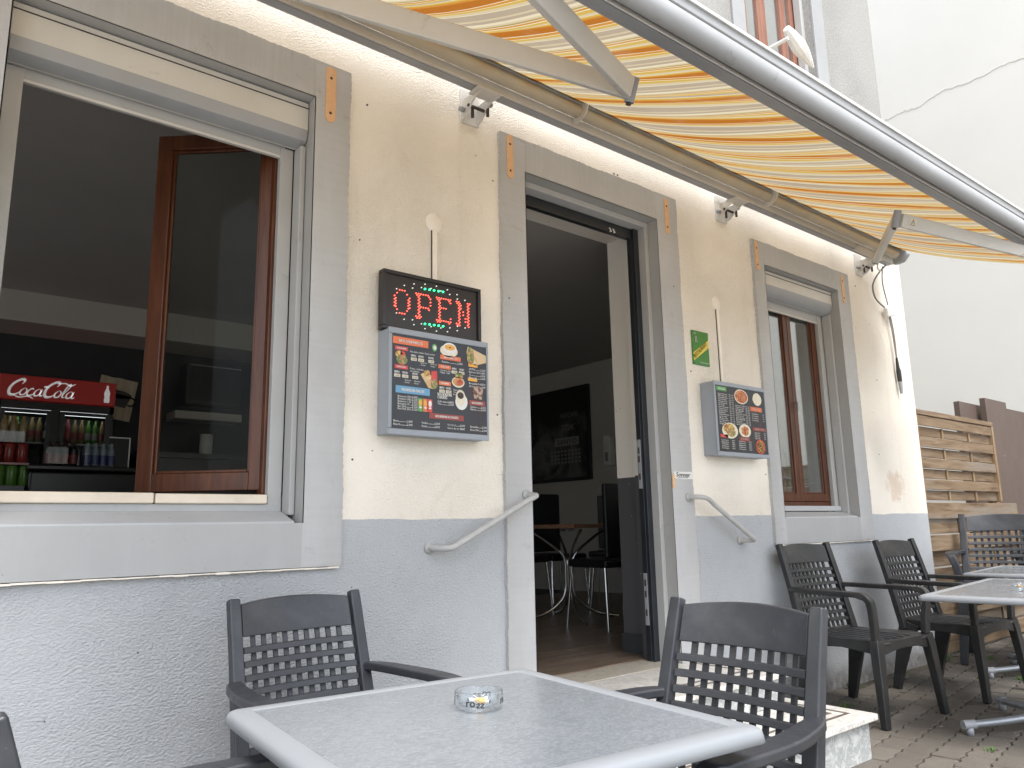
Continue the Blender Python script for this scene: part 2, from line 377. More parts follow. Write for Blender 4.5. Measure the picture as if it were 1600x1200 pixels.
def marble(name, a, c_, vein, sc_=3, th=(.47, .50, .53), rough=.35):
    m, n, b = new_mat(name); v = objco(n)
    base = ramp(n, noise(n, v, sc_*2, 6, .7), [(.3, a), (.7, c_)])
    f = noise(n, v, sc_, 9, .68, 1.6)
    c = mixc(n, ramp(n, f, [(th[0], g(0)), (th[1], g(.75)), (th[2], g(0))]), base, vein)
    n.links.new(c, b.inputs['Base Color']); b.inputs['Roughness'].default_value = rough; bump(n, b, noise(n, v, 60, 4), .12, .002); return m
M_MARB = marble('white_marble', (.54, .52, .475), (.66, .645, .61), (.34, .33, .30), 6)
M_MARBG = marble('grey_marble_riser', (.40, .41, .40), (.58, .59, .57), (.22, .24, .24), 9, (.42, .5, .58), .4)
M_INLAY = pm('dark_inlay', (.12, .095, .08), .4, .2, 20)
M_INT = pm('interior_beige_paint', (.52, .49, .44), .8, .04, 2)
M_INTD = pm('interior_anthracite', (.045, .047, .052), .6, .1, 3)
M_CEIL = pm('ceiling_grey', (.46, .44, .42), .85, .04, 2)
M_BACK = pm('charcoal_back_wall', (.035, .037, .04), .8, .1, 3)
M_FLOORW = wood_mat('grey_oak_floor', (.10, .07, .05), (.19, .14, .10), (.28, .22, .17), 'x', .35, .8)
M_BLK = flat('black_leatherette', (.012, .012, .013), .35)

# ------------------------------------------------------------------ GROUND
gm = MB(); gm.box(-80, 80, -80, 60, -.40, -.045); tag(gm.build('ground', M_GROUND), kind='structure')
pave = MB(); pave.box(-1.6, 11.5, -4.35, 4.1, -.044, -.012); pave = tag(pave.build('pavement', M_JOINT), kind='structure'); WL['pavement'] = (0,0,0)
a_, b_ = .225, .125
def tri(x): x = x % 1; return 4*abs(x-.5)-1
def paver_prof(gap=.004):
    bot = []; 
    for k in range(9): x = a_*k/8; bot.append((x, .007*math.sin(4*math.pi*k/8)))
    pts = [(x+(gap if x == 0 else -gap if abs(x-a_) < 1e-6 else 0), y+gap) for x, y in bot]
    pts += [(a_-gap-.005, b_/2)]
    pts += [(x+(gap if x == 0 else -gap if abs(x-a_) < 1e-6 else 0), y+b_-gap) for x, y in reversed(bot)]
    pts += [(gap-.005, b_/2)]
    return pts
pp = paver_prof()
pmeshes = []
for i in range(4):
    mb = MB(); q = [(x-a_/2+random.uniform(-.0015, .0015), y-b_/2+random.uniform(-.0015, .0015)) for x, y in pp]; mb.prism_z(q, -.03, 0, .0035)
    me = bpy.data.meshes.new('paver'); me.from_pydata(mb.v, [], mb.f); me.materials.append(M_PAV); pmeshes.append(me)
cells = []
ang = R(8)
fx = cam.matrix_world.inverted()
for j in range(-70, 60):
    for i in range(-30, 75):
        lx = i*a_+(j % 2)*a_/2; ly = j*b_
        X = 2.0+lx*math.cos(ang)-ly*math.sin(ang); Y = -1.5+lx*math.sin(ang)+ly*math.cos(ang)
        if Y > -.07 and X < 6.86: continue
        if not (-1.5 < X < 11.4 and -4.2 < Y < 4): continue
        if X < 3.70 and X > 2.15 and Y > -.84: continue
        c = fx @ Vector((X, Y, 0)); infr = False
        if c.z < -.3:
            px = 800+1193.7*c.x/-c.z; py = 600-1193.7*c.y/-c.z; infr = (1150 < px < 1660 and py < 1250)
        cells.append((not infr, (Vector((X, Y, 0))-cam.location).length, X, Y))
cells.sort(); rest = MB()
for k, (o, d, X, Y) in enumerate(cells):
    dz = random.uniform(-.003, .002); rz = ang+R(random.uniform(-1, 1)); 
    if k < 290 and not o:
        ob = bpy.data.objects.new('paver', random.choice(pmeshes)); COL.objects.link(ob); ob.parent = pave; ob.location = (X, Y, dz); ob.rotation_euler = (R(random.uniform(-.5, .5)), R(random.uniform(-.4, .4)), rz)
    else:
        mb = MB(); mb.prism_z([(x-a_/2, y-b_/2) for x, y in pp], -.03, 0, .0035); mb.xf(Matrix.Translation((X, Y, dz)) @ Matrix.Rotation(rz, 4, 'Z')); rest.add(mb.v, mb.f)
tag(rest.build('paver_field', M_PAV, pave), kind='stuff')

# ------------------------------------------------------------------ BUILDING SHELL
bld = thing('restaurant_building', 'cream and grey rendered restaurant front with doorway and two ground floor windows', 'building', (3.4, 0, 0))
def wall_boxes(mb, xs, y0, y1, holes, z0, z1, x0, x1):
    br = sorted({x0, x1, *[h[0] for h in holes], *[h[1] for h in holes]})
    for a, b in zip(br, br[1:]):
        hs_ = sorted([(h[2], h[3]) for h in holes if h[0] <= a+1e-6 and h[1] >= b-1e-6]); z = z0
        for (c, d) in hs_:
            if c > z: mb.box(a, b, y0, y1, z, c)
            z = d
        if z < z1: mb.box(a, b, y0, y1, z, z1)
H1 = (.17, 1.25, 1.13, 2.90); HD = (2.40, 3.44, -.1, 2.90); H2 = (4.565, 5.565, 1.12, 2.85); HU = (4.60, 5.62, 4.05, 5.85)
mb = MB(); wall_boxes(mb, None, 0, .22, [H1, HD, H2, HU], -.2, 9, -4, 6.75)
mb.box(6.40, 6.75, .22, 7, -.2, 9)
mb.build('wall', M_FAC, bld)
mb = MB(); wall_boxes(mb, None, .22, .45, [(.1, 1.33, 1.13, 2.90), (2.34, 3.50, -.1, 2.90), (4.5, 5.63, 1.12, 2.9)], -.2, 3.9, -3, 6.40)
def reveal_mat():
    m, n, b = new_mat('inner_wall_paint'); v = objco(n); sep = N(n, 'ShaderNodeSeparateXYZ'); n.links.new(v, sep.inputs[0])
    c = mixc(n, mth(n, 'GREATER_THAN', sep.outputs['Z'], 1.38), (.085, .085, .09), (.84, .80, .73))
    vo = N(n, 'ShaderNodeTexVoronoi'); vo.inputs['Scale'].default_value = 14; n.links.new(v, vo.inputs['Vector'])
    c = mixc(n, ramp(n, vo.outputs['Distance'], [(.05, g(.6)), (.08, g(0))]), c, (.4, .38, .35))
    n.links.new(c, b.inputs['Base Color']); b.inputs['Roughness'].default_value = .6; return m
M_REV = reveal_mat()
mb.build('inner_wall', M_REV, bld)
mb = MB(); mb.box(3.485, 3.51, .215, .46, .36, .47); mb.build('skirting', M_INTD, bld, bevel=.004)
# upper storey closing walls / roof so that no light leaks into the rooms
mb = MB(); mb.box(-4, 6.75, .22, 7, 8.9, 9.0); mb.build('roof', M_ALUG, bld)
# surrounds --------------------------------------------------------
def surround(x0, x1, z0, z1, ix0, ix1, iz0, iz1, y=-.02, cols=M_SUR, foot=False, name='window_surround'):
    mb = MB(); mb.box(x0, x1, y, 0, iz1, z1)
    mb.box(x0, ix0, y, 0, iz0 if foot is False else z0, iz1); mb.box(ix1, x1, y, 0, iz0 if foot is False else z0, iz1)
    if foot is False: mb.box(x0, x1, y, 0, z0, iz0)
    o = mb.build(name, cols, bld, bevel=.004); return o
# rough cut edges come from jittered strips: subdivided outline
def ragged(x0, x1, z0, z1, ix0, ix1, iz0, iz1, name, y=-.02, door=False):
    def edge(p, q, n, amp, fixed):
        out = []
        ph = random.uniform(0, 9)
        for k in range(n):
            t = k/n; j = (random.uniform(-amp, amp)*.45+amp*.45*math.sin(ph+t*n*.21)+amp*.3*math.sin(t*n*.083)) if k else 0
            out.append((p[0]+(q[0]-p[0])*t+(j if fixed == 'x' else 0), p[1]+(q[1]-p[1])*t+(j if fixed == 'z' else 0)))
        return out
    A = .0045
    if door:
        outer = edge((x0, z0), (x0, z1), 60, A, 'x')+edge((x0, z1), (x1, z1), 40, A, 'z')+edge((x1, z1), (x1, z0), 60, A, 'x')+[(x1, z0)]
        inner = [(ix1, z0), (ix1, iz1), (ix0, iz1), (ix0, z0)]
        poly = outer+inner; loops = [poly]
    mb = MB()
    if door:
        # split in three convex-ish strips to keep faces sane
        L = [(x, z) for x, z in edge((x0, z0), (x0, z1), 260, A, 'x')]+[(x0, z1)]
        for (p, q) in zip(L, L[1:]): mb.add([(p[0], y, p[1]), (ix0, y, p[1]), (ix0, y, q[1]), (q[0], y, q[1]), (p[0], 0, p[1]), (q[0], 0, q[1])], [(0,1,2,3), (4,0,3,5)])
        L = [(x, z) for x, z in edge((x1, z0), (x1, z1), 260, A, 'x')]+[(x1, z1)]
        for (p, q) in zip(L, L[1:]): mb.add([(p[0], y, p[1]), (ix1, y, p[1]), (ix1, y, q[1]), (q[0], y, q[1]), (p[0], 0, p[1]), (q[0], 0, q[1])], [(0,3,2,1), (4,5,3,0)])
    else:
        for xx, ixx in ((x0, ix0), (x1, ix1)):
            L = edge((xx, z0), (xx, z1), 180, A, 'x')+[(xx, z1)]
            for (p, q) in zip(L, L[1:]):
                f = [(0,1,2,3), (4,0,3,5)]
                if xx == x1: f = [t[::-1] for t in f]
                mb.add([(p[0], y, p[1]), (ixx, y, p[1]), (ixx, y, q[1]), (q[0], y, q[1]), (p[0], 0, p[1]), (q[0], 0, q[1])], f)
        MB().box(ix0, ix1, y, 0, z0, iz0).build('window_apron', M_SILL, bld)  # paler, bluer than the surround: sky light put into the apron's colour
    # lintel
    L = edge((ix0, z1), (ix1, z1), 120, A, 'z')+[(ix1, z1)]
    for (p, q) in zip(L, L[1:]): mb.add([(p[0], y, iz1), (q[0], y, iz1), (q[0], y, q[1]), (p[0], y, p[1]), (q[0], 0, q[1]), (p[0], 0, p[1])], [(0,1,2,3), (3,2,4,5)])
    # reveals, in wall plane and through to the frame
    mb.box(ix0-.004, ix0, y, .12, iz0 if not door else z0, iz1); mb.box(ix1, ix1+.004, y, .12, iz0 if not door else z0, iz1)
    mb.box(ix0-.004, ix1+.004, y, .12, iz1, iz1+.004)
    return mb.build(name, M_SUR, bld)
# openings are widened 4 mm by these linings so faces never coincide: linings protrude inward
def lining(ix0, ix1, iz0, iz1, name, d=.12):
    mb = MB(); t = .035; mb.box(ix0+.001, ix0+t, .05, d, iz0, iz1-t); mb.box(ix1-t, ix1-.001, .05, d, iz0, iz1-t); mb.box(ix0+.001, ix1-.001, .05, d, iz1-t, iz1-.001)
    return mb.build(name, M_SUR, bld, bevel=.003)
ragged(.01, 1.41, .965, 3.07, .174, 1.246, 1.13, 2.896, 'window_surround')
ragged(4.44, 5.75, .955, 3.01, 4.569, 5.561, 1.12, 2.846, 'window_surround')
ragged(2.24, 3.63, -.1, 3.075, 2.404, 3.436, 0, 2.896, 'door_surround', door=True)
lining(2.404, 3.436, .36, 2.896, 'door_lining')
mb = MB()
for (a, b, z) in ((.0, 1.40, .962), (4.46, 5.72, .952)):
    mb = MB()
    for k in range(30):
        x0 = a+(b-a)*k/30; mb.box(x0, x0+(b-a)/30, -.0225+random.uniform(-.001, .001), -.001, z-.005+random.uniform(-.002, .001), z+random.uniform(-.001, .001))
    mb.build('worn_ledge_edge', M_CREAMP, bld)
# upper window
mb = MB(); mb.box(4.44, 4.60, -.02, 0, 3.9, 6.05); mb.box(5.62, 5.80, -.02, 0, 3.9, 6.05); mb.box(4.60, 5.62, -.02, 0, 5.85, 6.05); mb.box(4.60, 5.62, -.02, 0, 3.9, 4.05)
mb.build('window_surround', M_UPP, bld, bevel=.004)
mb = MB()
for a, b in ((4.62, 4.70), (4.78, 4.86), (5.02, 5.14), (5.36, 5.44), (5.52, 5.60)): mb.box(a, b, .13, .17, 4.08, 5.82)
mb.box(4.62, 5.60, .135, .165, 5.76, 5.84); mb.box(4.62, 5.60, .135, .165, 4.06, 4.14)
uf = mb.build('upper_window_frame', wood_mat('faded_red_wood', (.16, .065, .04), (.25, .11, .07), (.32, .16, .11), 'z', .5), bld, bevel=.003)
mb = MB(); mb.box(4.64, 5.58, .149, .153, 4.1, 5.8); mb.build('pane', M_GLASS, uf)
mb = MB(); mb.box(4.60, 5.62, .3, .32, 4.0, 5.9); mb.build('curtain', pm('pale_curtain', (.35, .36, .38), .8, .15, 9), uf)
for a in (4.601, 5.57): MB().box(a, a+.049, .06, .12, 4.05, 5.85).build('guide_rail', M_RAIL, uf, bevel=.003)

# roller shutter boxes + guides + windows ---------------------------
def shutter(x0, x1, ztop, zmid, zbot, zslat, zsill, yf):
    root = bld
    prof = [(yf, ztop), (yf, zmid), (yf+.012, zmid-.045), (yf+.055, zbot), (.115, zbot), (.115, ztop)]
    o = MB().prism_x(prof, x0, x1).build('shutter_box', M_BOX, root, bevel=.004)
    MB().box(x0+.002, x1-.002, yf-.0035, yf-.0003, ztop-.028, ztop-.0245).build('painted_gap_shade', M_RUST, o)  # raised dark strip colours in the shade of a gap
    MB().prism_x([(yf-.003, zmid+.0), (yf+.009, zmid-.047), (yf+.052, zbot-.003), (yf+.06, zbot-.003), (yf+.06, zbot+.01), (yf+.02, zmid-.03), (yf+.003, zmid+.002)], x0+.003, x1-.003).build('box_lower_cover', M_BOXD, o, bevel=.002)
    s = MB().box(x0+.02, x1-.06, .125, .139, zslat, zbot+.05).build('shutter_slat', M_RAIL, o, bevel=.004)
    MB().box(x0+.02, x1-.06, .122, .142, zslat-.012, zslat).build('shutter_end_bar', M_ALU, o, bevel=.003)
shutter(.176, 1.244, 2.890, 2.765, 2.70, 2.665, 1.24, .035)
shutter(4.575, 5.556, 2.840, 2.74, 2.665, 2.61, 1.2, .03)
for (x0, x1, zs, zt) in ((.174, 1.246, 1.19, 2.70), (4.569, 5.561, 1.16, 2.665)):
    for a, b in ((x0+.0015, x0+.062), (x1-.085, x1-.028)): MB().box(a, b, .118, .15, zs, zt).build('guide_rail', M_RAIL, bld, bevel=.004)
    mb = MB(); mb.box(x1-.0265, x1-.0015, .05, .12, zs-.03, zt); mb.build('reveal_moulding', M_SUR, bld, bevel=.006)
# sills
def sill(x0, x1, zo, zi, name='window_sill'):
    mb = MB(); mb.add([(x0, -.018, zo), (x1, -.018, zo), (x1, .115, zi), (x0, .115, zi), (x0, -.018, zo-.05), (x1, -.018, zo-.05), (x1, .115, zo-.05), (x0, .115, zo-.05)], [(0,1,2,3), (4,5,1,0), (5,6,2,1), (7,4,0,3), (6,7,3,2), (4,7,6,5)]); return mb.build(name, M_SILL, bld, bevel=.006)
sill(.176, 1.2175, 1.136, 1.18); sill(4.571, 5.532, 1.128, 1.165)
mb = MB(); mb.box(.19, .745, .10, .20, 1.205, 1.243); mb.build('sill_board', M_PALE, bld, bevel=.006)
mb = MB(); mb.box(.749, 1.155, .10, .20, 1.205, 1.241); mb.build('sill_board', M_PALE, bld, bevel=.006)
mb = MB(); mb.box(.178, 1.215, .116, .20, 1.13, 1.204); mb.build('sill_block', M_SILL, bld)
mb = MB(); mb.box(4.575, 5.53, .10, .19, 1.168, 1.205); mb.build('sill_board', M_SILL, bld, bevel=.005)

# window 1: fixed wooden frame + one leaf swung into the room
fr1 = MB(); fr1.box(.115, .185, .152, .205, 1.244, 2.86); fr1.box(1.150, 1.30, .152, .205, 1.244, 2.86); fr1.box(.185, 1.150, .152, .205, 2.78, 2.86)
fr1 = fr1.build('window_frame', M_BROWN, bld, bevel=.004)
def sash(W, Hh, name='sash', parent=None, mat=M_BROWN, t=.042, st=.06, glass=M_GLASS1):
    mb = MB(); mb.box(0, st, -t/2, t/2, 0, Hh); mb.box(W-st, W, -t/2, t/2, 0, Hh); mb.box(st, W-st, -t/2, t/2, 0, st*1.1); mb.box(st, W-st, -t/2, t/2, Hh-st, Hh)
    for (a, b, c, d) in ((st, st+.012, st*1.1, Hh-st), (W-st-.012, W-st, st*1.1, Hh-st), (st+.012, W-st-.012, st*1.1, st*1.1+.012), (st+.012, W-st-.012, Hh-st-.012, Hh-st)):
        mb.box(a, b, -t/2+.012, t/2-.012, c, d)
    o = mb.build(name, mat, parent, world=False, bevel=.004)
    MB().box(st+.004, W-st-.004, -.002, .002, st, Hh-st).build('pane', glass, o, world=False)
    return o
s1 = sash(.525, 1.535, 'open_sash', bld, st=.066); s1.location = Vector((1.180, .185, 1.262))-Vector((3.4, 0, 0)); s1.rotation_euler = (0, 0, R(180-42))

# window 2: closed double casement
mb = MB(); mb.box(4.62, 4.68, .152, .205, 1.205, 2.83); mb.box(5.475, 5.535, .152, .205, 1.205, 2.83); mb.box(4.68, 5.475, .152, .205, 2.77, 2.83); mb.box(4.68, 5.475, .152, .205, 1.205, 1.235)
fr2 = mb.build('window_frame', M_BROWN, bld, bevel=.004)
for x in (4.685, 5.08):
    s = sash(.39, 1.53, 'sash', bld, st=.05, glass=M_GLASS); s.location = Vector((x, .17, 1.238))-Vector((3.4, 0, 0))
MB().tube([(5.09, .145, 1.95), (5.09, .125, 1.95), (5.09, .125, 1.88)], .007, 8).build('window_handle', M_STEEL, bld)

# door: black frame with roller track, lock plates
MB().box(3.4015, 3.4395, .160, .2195, .362, 2.86).build('inner_lining', M_REV, bld)
mb = MB(); mb.box(3.358, 3.40, .121, .157, .36, 2.80); mb.box(2.44, 2.475, .121, .157, .36, 2.80); mb.box(2.44, 3.40, .121, .157, 2.80, 2.862)
df = mb.build('door_frame', M_BLACKM, bld, bevel=.003)
mb = MB(); mb.box(3.36, 3.435, .101, .1195, .36, 2.86); mb.build('door_track', M_BLACKM, df, bevel=.002)
for z in (1.30, .55): MB().box(3.353, 3.3575, .126, .150, z, z+.28).build('strike_plate', M_ALUG, df, bevel=.001)
mb = MB()
for z in (1.35, 1.45, 1.5, .6, .7, .76): mb.box(3.3515, 3.3525, .132, .144, z, z+.035)
mb.build('keeper_slot', M_RUST, df)
for x in (3.17, 3.20): MB().tube([(x, .119, 2.825), (x+.006, .11, 2.80), (x-.004, .112, 2.80)], .005, 6).build('door_hook', M_WHITE, df)

# ------------------------------------------------------------------ ROOMS
fl = MB(); fl.box(-2.9, 6.40, .2, 5.6, .30, .352); fl = tag(fl.build('floor', M_INTD), kind='structure'); WL['floor'] = (0,0,0)
for j in range(26):
    y = .19+j*.135; x = 2.0+random.uniform(-.8, 0)
    while x < 6.2:
        L = random.uniform(.8, 1.3); x1 = min(x+L, 6.39)
        a0 = max(x, 2.36 if y < .45 else x); a1 = min(x1, 3.48) if y < .45 else x1
        if a1-a0 > .05: MB().box(a0+.001, a1-.001, y+.001, y+.134, .353, .3645+random.uniform(-.0006, .0006)).build('plank', M_FLOORW, fl, bevel=.0015, seg=1)
        x = x1
mb = MB(); mb.box(-2.9, 6.40, .45, 5.7, 2.98, 3.1); tag(mb.build('ceiling', M_CEIL), kind='structure')
mb = MB(); mb.box(-3, 3.3, 4.5, 4.6, .3, 3.0); mb.box(3.2, 3.3, 4.6, 5.7, .3, 3.0); mb.build('charcoal_wall', M_BACK, bld)
for b_ in ((3.3, 6.40, 5.6, 5.7, .3, 3.2), (6.33, 6.3999, .45, 5.6, .3, 2.98)): MB().box(*b_).build('side_wall', M_INT, bld)
# left end wall of the bar, unseen opening added to brighten the room
for b_ in ((-3, -2.9, .4, .8, .3, 3.2), (-3, -2.9, 3.9, 4.6, .3, 3.2), (-3, -2.9, .8, 3.9, .3, 1.1), (-3, -2.9, .8, 3.9, 2.8, 3.2)): MB().box(*b_).build('end_wall', M_INT, bld)
mb = MB(); mb.box(-2.9, 3.2, 4.0, 4.499, 2.735, 2.9795); mb.build('beam', M_INT, bld, bevel=.004)
mb = MB(); mb.box(5.55, 6.32, 5.2, 5.59, 2.2, 2.97); mb.box(5.9, 6.32, 5.0, 5.19, .36, 2.97); mb.build('wall_pier', M_INT, bld)

# fridge -----------------------------------------------------------
fx0, fx1 = .595, 1.40
fr = thing('drinks_fridge', 'black double door drinks fridge with red Coca-Cola header', 'fridge', (1.0, 4.2, .36))
mb = MB(); mb.box(fx0, fx1, 4.46, 4.499, .37, 2.12); mb.box(fx0, fx0+.03, 4.02, 4.46, .37, 2.12); mb.box(fx1-.03, fx1, 4.02, 4.46, .37, 2.12); mb.box(fx0+.03, fx1-.03, 4.02, 4.46, .37, .62); mb.box(fx0, fx1, 4.02, 4.499, 2.06, 2.12); mb.box(.96, 1.02, 4.02, 4.46, .62, 2.06)
mb.build('cabinet', M_BLK, fr)
hd = MB().box(fx0+.005, fx1, 3.995, 4.4, 2.125, 2.315).build('header', flat('fridge_red', (.42, .03, .025), .35, (.55, .035, .03), .02), fr, bevel=.006)  # red face has a faint emission of its own
for a, b in ((fx0+.03, .96), (1.02, fx1-.03)):
    mb = MB(); mb.box(a, a+.03, 4.0, 4.02, .62, 2.055); mb.box(b-.03, b, 4.0, 4.02, .62, 2.055); mb.box(a+.03, b-.03, 4.0, 4.02, 2.03, 2.055); mb.box(a+.03, b-.03, 4.0, 4.02, .62, .66); d = mb.build('fridge_door', M_BLACKM, fr)
    MB().box(a+.03, b-.03, 4.008, 4.012, .66, 2.03).build('pane', M_GLASS1, d)
mb = MB()
for z in (1.42, 1.80): mb.box(fx0+.03, fx1-.03, 4.04, 4.45, z, z+.012)
mb.build('shelf', M_STEEL, fr)
MB().box(fx0+.04, fx1-.04, 4.05, 4.07, 2.035, 2.055).build('fridge_lamp', flat('fridge_lamp', (.8, .8, .8), .5, (.9, .95, 1), 1.6), fr)
# header script lettering
sx, sz, sk = .655, 2.155, .125
mb = MB()
def stroke(pts, w, close=False, y=3.992):
    P = cr([(a, 0, b) for a, b in pts], 5); n = len(P); 
    for i in range(n-1):
        t = (P[i+1]-P[i]); 
        if t.length < 1e-6: continue
        def ww(k):
            s = min(1, 4*min(k, n-1-k)/n+.25); return w*s
        nx = Vector((-t.z, 0, t.x)).normalized()
        def q(p): return (sx+(p.x+p.z*.35)*sk*.98, y, sz+p.z*sk)
        mb.add([q(P[i]-nx*ww(i)/2), q(P[i+1]-nx*ww(i+1)/2), q(P[i+1]+nx*ww(i+1)/2), q(P[i]+nx*ww(i)/2)], [(0,1,2,3)])
def cap_c(x): stroke([(x+.55, .72), (x+.62, .95), (x+.42, 1.02), (x+.12, .75), (x+.02, .38), (x+.15, .05), (x+.42, .05), (x+.62, .22)], .15)
def low_o(x): stroke([(x+.18, .5), (x+.02, .3), (x+.08, .06), (x+.28, .1), (x+.34, .34), (x+.2, .5)], .09)
def low_c(x): stroke([(x+.3, .42), (x+.2, .5), (x+.04, .32), (x+.08, .06), (x+.3, .08), (x+.42, .22)], .09)
def low_a(x): low_o(x); stroke([(x+.36, .5), (x+.33, .2), (x+.4, .05), (x+.52, .14)], .09)
cap_c(-.05); stroke([(.3, .02), (.7, -.1), (1.1, .0), (1.45, -.14)], .07)
low_o(.58); low_c(.95); low_a(1.34); stroke([(1.70, .66), (1.95, .66)], .12)
cap_c(1.86); stroke([(2.35, .9), (2.75, .98), (3.1, .85), (3.35, 1.0)], .08)
low_o(2.45); stroke([(2.9, .2), (3.12, .8), (3.05, .95), (2.92, .6), (2.92, .1), (3.1, .1)], .09); low_a(3.1)
M_LETTER = flat('header_white', (.8, .8, .8), .4, (1, 1, 1), .08)
mb.build('header_lettering', M_LETTER, hd)
mb = MB(); prof = [(0, 0), (.018, 0), (.021, .02), (.018, .045), (.022, .075), (.017, .095), (.008, .115), (.007, .14), (0, .14)]
for (a, b), (c, d) in zip(prof, prof[1:]): mb.add([(1.335-a, 3.992, 2.15+b), (1.335+a, 3.992, 2.15+b), (1.335+c, 3.992, 2.15+d), (1.335-c, 3.992, 2.15+d)], [(0,1,2,3)])
mb.build('header_bottle_print', M_LETTER, hd)
# bottle prototypes
def bottle_mb(r=.03, h=.22, n=10):
    return MB().lathe([(0, 0), (r, 0), (r*.94, h*.3), (r, h*.62), (r*.9, h*.74), (r*.42, h*.90), (r*.42, h), (0, h)], n=n)
cols = {'cola': (.02, .01, .006), 'juice': (.24, .17, .07), 'water': (.20, .25, .28), 'green': (.08, .20, .03), 'red': (.20, .016, .012), 'blue': (.02, .04, .16), 'white': (.28, .27, .24), 'pink': (.26, .06, .06)}
MC = {k: flat('drink_'+k, v, .25) for k, v in cols.items()}
# drinks on the shelves: each bottle a thing
row_defs = [(1.432, .16, ['water', 'juice', 'white', 'cola', 'cola']), (1.812, .20, ['juice', 'green', 'juice', 'cola', 'pink'])]
ORD = ['first', 'second', 'third', 'fourth', 'fifth', 'sixth', 'seventh', 'eighth', 'ninth', 'tenth', 'eleventh', 'twelfth', 'thirteenth', 'fourteenth', 'fifteenth']
for zz, hh, kinds in row_defs:
    cnt = 0
    for k in range(15):
        x = fx0+.06+k*.049
        if .955 < x < 1.03: continue
        kd = kinds[(k//2) % len(kinds)]; cnt += 1
        t = thing('bottle', {'cola': 'dark cola bottle with a pale label', 'juice': 'yellow juice bottle', 'water': 'clear water bottle', 'white': 'milky white bottle', 'green': 'green soft drink bottle', 'pink': 'pink labelled drink bottle'}[kd]+', '+ORD[cnt-1]+' from the left on the '+('upper' if zz > 1.5 else 'lower')+' fridge shelf', 'bottle', (x, 4.12, zz), group=kd+' bottles in the fridge')
        bottle_mb(.021, hh).build('bottle_body', MC[kd], t, world=False)
        MB().lathe([(.0215, hh*.2), (.0215, hh*.48)], n=10).build('label_band', MC['white' if kd in ('cola', 'green') else 'blue' if kd == 'water' else 'pink'], t, world=False)
# counter with packs in front of the window ------------------------
ct = thing('bar_counter', 'black leatherette fronted counter below the drinks fridge', 'counter', (.9, 2.3, .36))
MB().box(.61, 1.20, 2.1, 2.5, .36, 1.455).build('front_panel', M_BLK, ct, bevel=.02)
MB().box(.60, 1.22, 2.08, 2.52, 1.456, 1.486).build('counter_top', M_BLK, ct, bevel=.01)
mb = MB().box(-.4, .595, 2.1, 2.5, .36, 1.37).build('side_counter', M_BLK, ct)
M_WRAPF = glass_mat('pack_film', (.84, .86, .88), .02, .5)
def pack(x0, x1, z, kind, label, wrap, r=.0205, h=.142, y0=2.2):
    t = thing('drinks_pack', label, 'drinks pack', ((x0+x1)/2, y0, z)); n = int((x1-x0)/(2*r))
    for k in range(2*n):
        b = bottle_mb(r*.94, h).xf(Matrix.Translation((x0+r+(k % n)*2*r-(x0+x1)/2, (k//n)*.05, 0)))
        b.build('bottle', MC[kind], t, world=False)
        MB().lathe([(r*.96, h*.12), (r*.96, h*.5)], c=(x0+r+(k % n)*2*r-(x0+x1)/2, (k//n)*.05, 0), n=10).build('label_band', MC[wrap], t, world=False)
    MB().box(-(x1-x0)/2, (x1-x0)/2-.004, -r*1.05, .05+r*1.05, 0, h*.86).build('shrink_wrap', M_WRAPF, t, world=False, bevel=.015)
pack(.69, .875, 1.487, 'cola', 'row of small cola bottles with red labels on the counter, left of the water bottles', 'red')
pack(.885, 1.055, 1.487, 'water', 'row of clear water bottles with blue labels on the counter', 'blue')
def cans(x0, n, z, kind, label, h=.115):
    t = thing('can_pack', label, 'can pack', (x0, 2.2, z))
    for k in range(n):
        MB().lathe([(0, 0), (.026, 0), (.029, .006), (.029, h-.01), (.024, h), (0, h)], c=(k*.06, 0, 0), n=12).build('can', MC[kind], t, world=False)
    return t
cans(.42, 4, 1.372, 'green', 'row of green drink cans at the left of the counter')
t = cans(.40, 4, 1.50, 'red', 'tray of red drink cans stacked above the green cans', .11); MB().box(-.03, .215, -.035, .03, -.012, -.001).build('tray', MC['red'], t, world=False)
t = thing('bottle_pack', 'shrink wrapped pack of pale juice bottles on top of the red cans', 'bottle pack', (.49, 2.2, 1.612))
for k in range(5): bottle_mb(.021, .15).xf(Matrix.Translation((-.095+k*.045, 0, 0))).build('bottle', MC['juice'], t, world=False)
MB().box(-.118, .10, -.03, .03, 0, .06).build('wrap', glass_mat('shrink_wrap', (.8, .8, .78), .05, .5), t, world=False)
# board with a cup print, leaning tilted on the dark wall
t = thing('cup_picture', 'tilted pale plank board printed with a black coffee cup, right of the fridge', 'picture', (1.50, 4.48, 2.28))
Mr = Matrix.Rotation(R(8), 4, 'Y')
for k in range(5): MB().box(-.15+k*.06, -.092+k*.06, -.01, .008, -.19, .17+random.uniform(-.004, .004)).xf(Mr).build('plank', wood_mat('pale_board', (.42, .36, .24), (.52, .46, .32), (.60, .53, .40), 'z', .6) if k == 0 else bpy.data.materials['pale_board'], t, world=False)
mb = MB(); disc(mb, .02, .03, .10, .035, -.0125); mb.add([(-.08, -.0125, .03), (.12, -.0125, .03), (.09, -.0125, -.08), (-.05, -.0125, -.08)], [(0,1,2,3)]); mb.tube(cr([(.115, -.0125, .02), (.16, -.0125, .0), (.14, -.0125, -.05), (.10, -.0125, -.05)], 4), .008, 6)
mb.xf(Mr).build('cup_print', M_BLK, t, world=False)
t = thing('dark_picture', 'thin white framed dark panel standing on the counter right of the water bottles', 'frame', (1.06, 2.42, 1.49))
mb = MB(); mb.box(.0, .12, 0, .01, .20, .207); mb.box(.113, .12, 0, .01, 0, .20); mb.build('frame', M_WHITE, t, world=False)
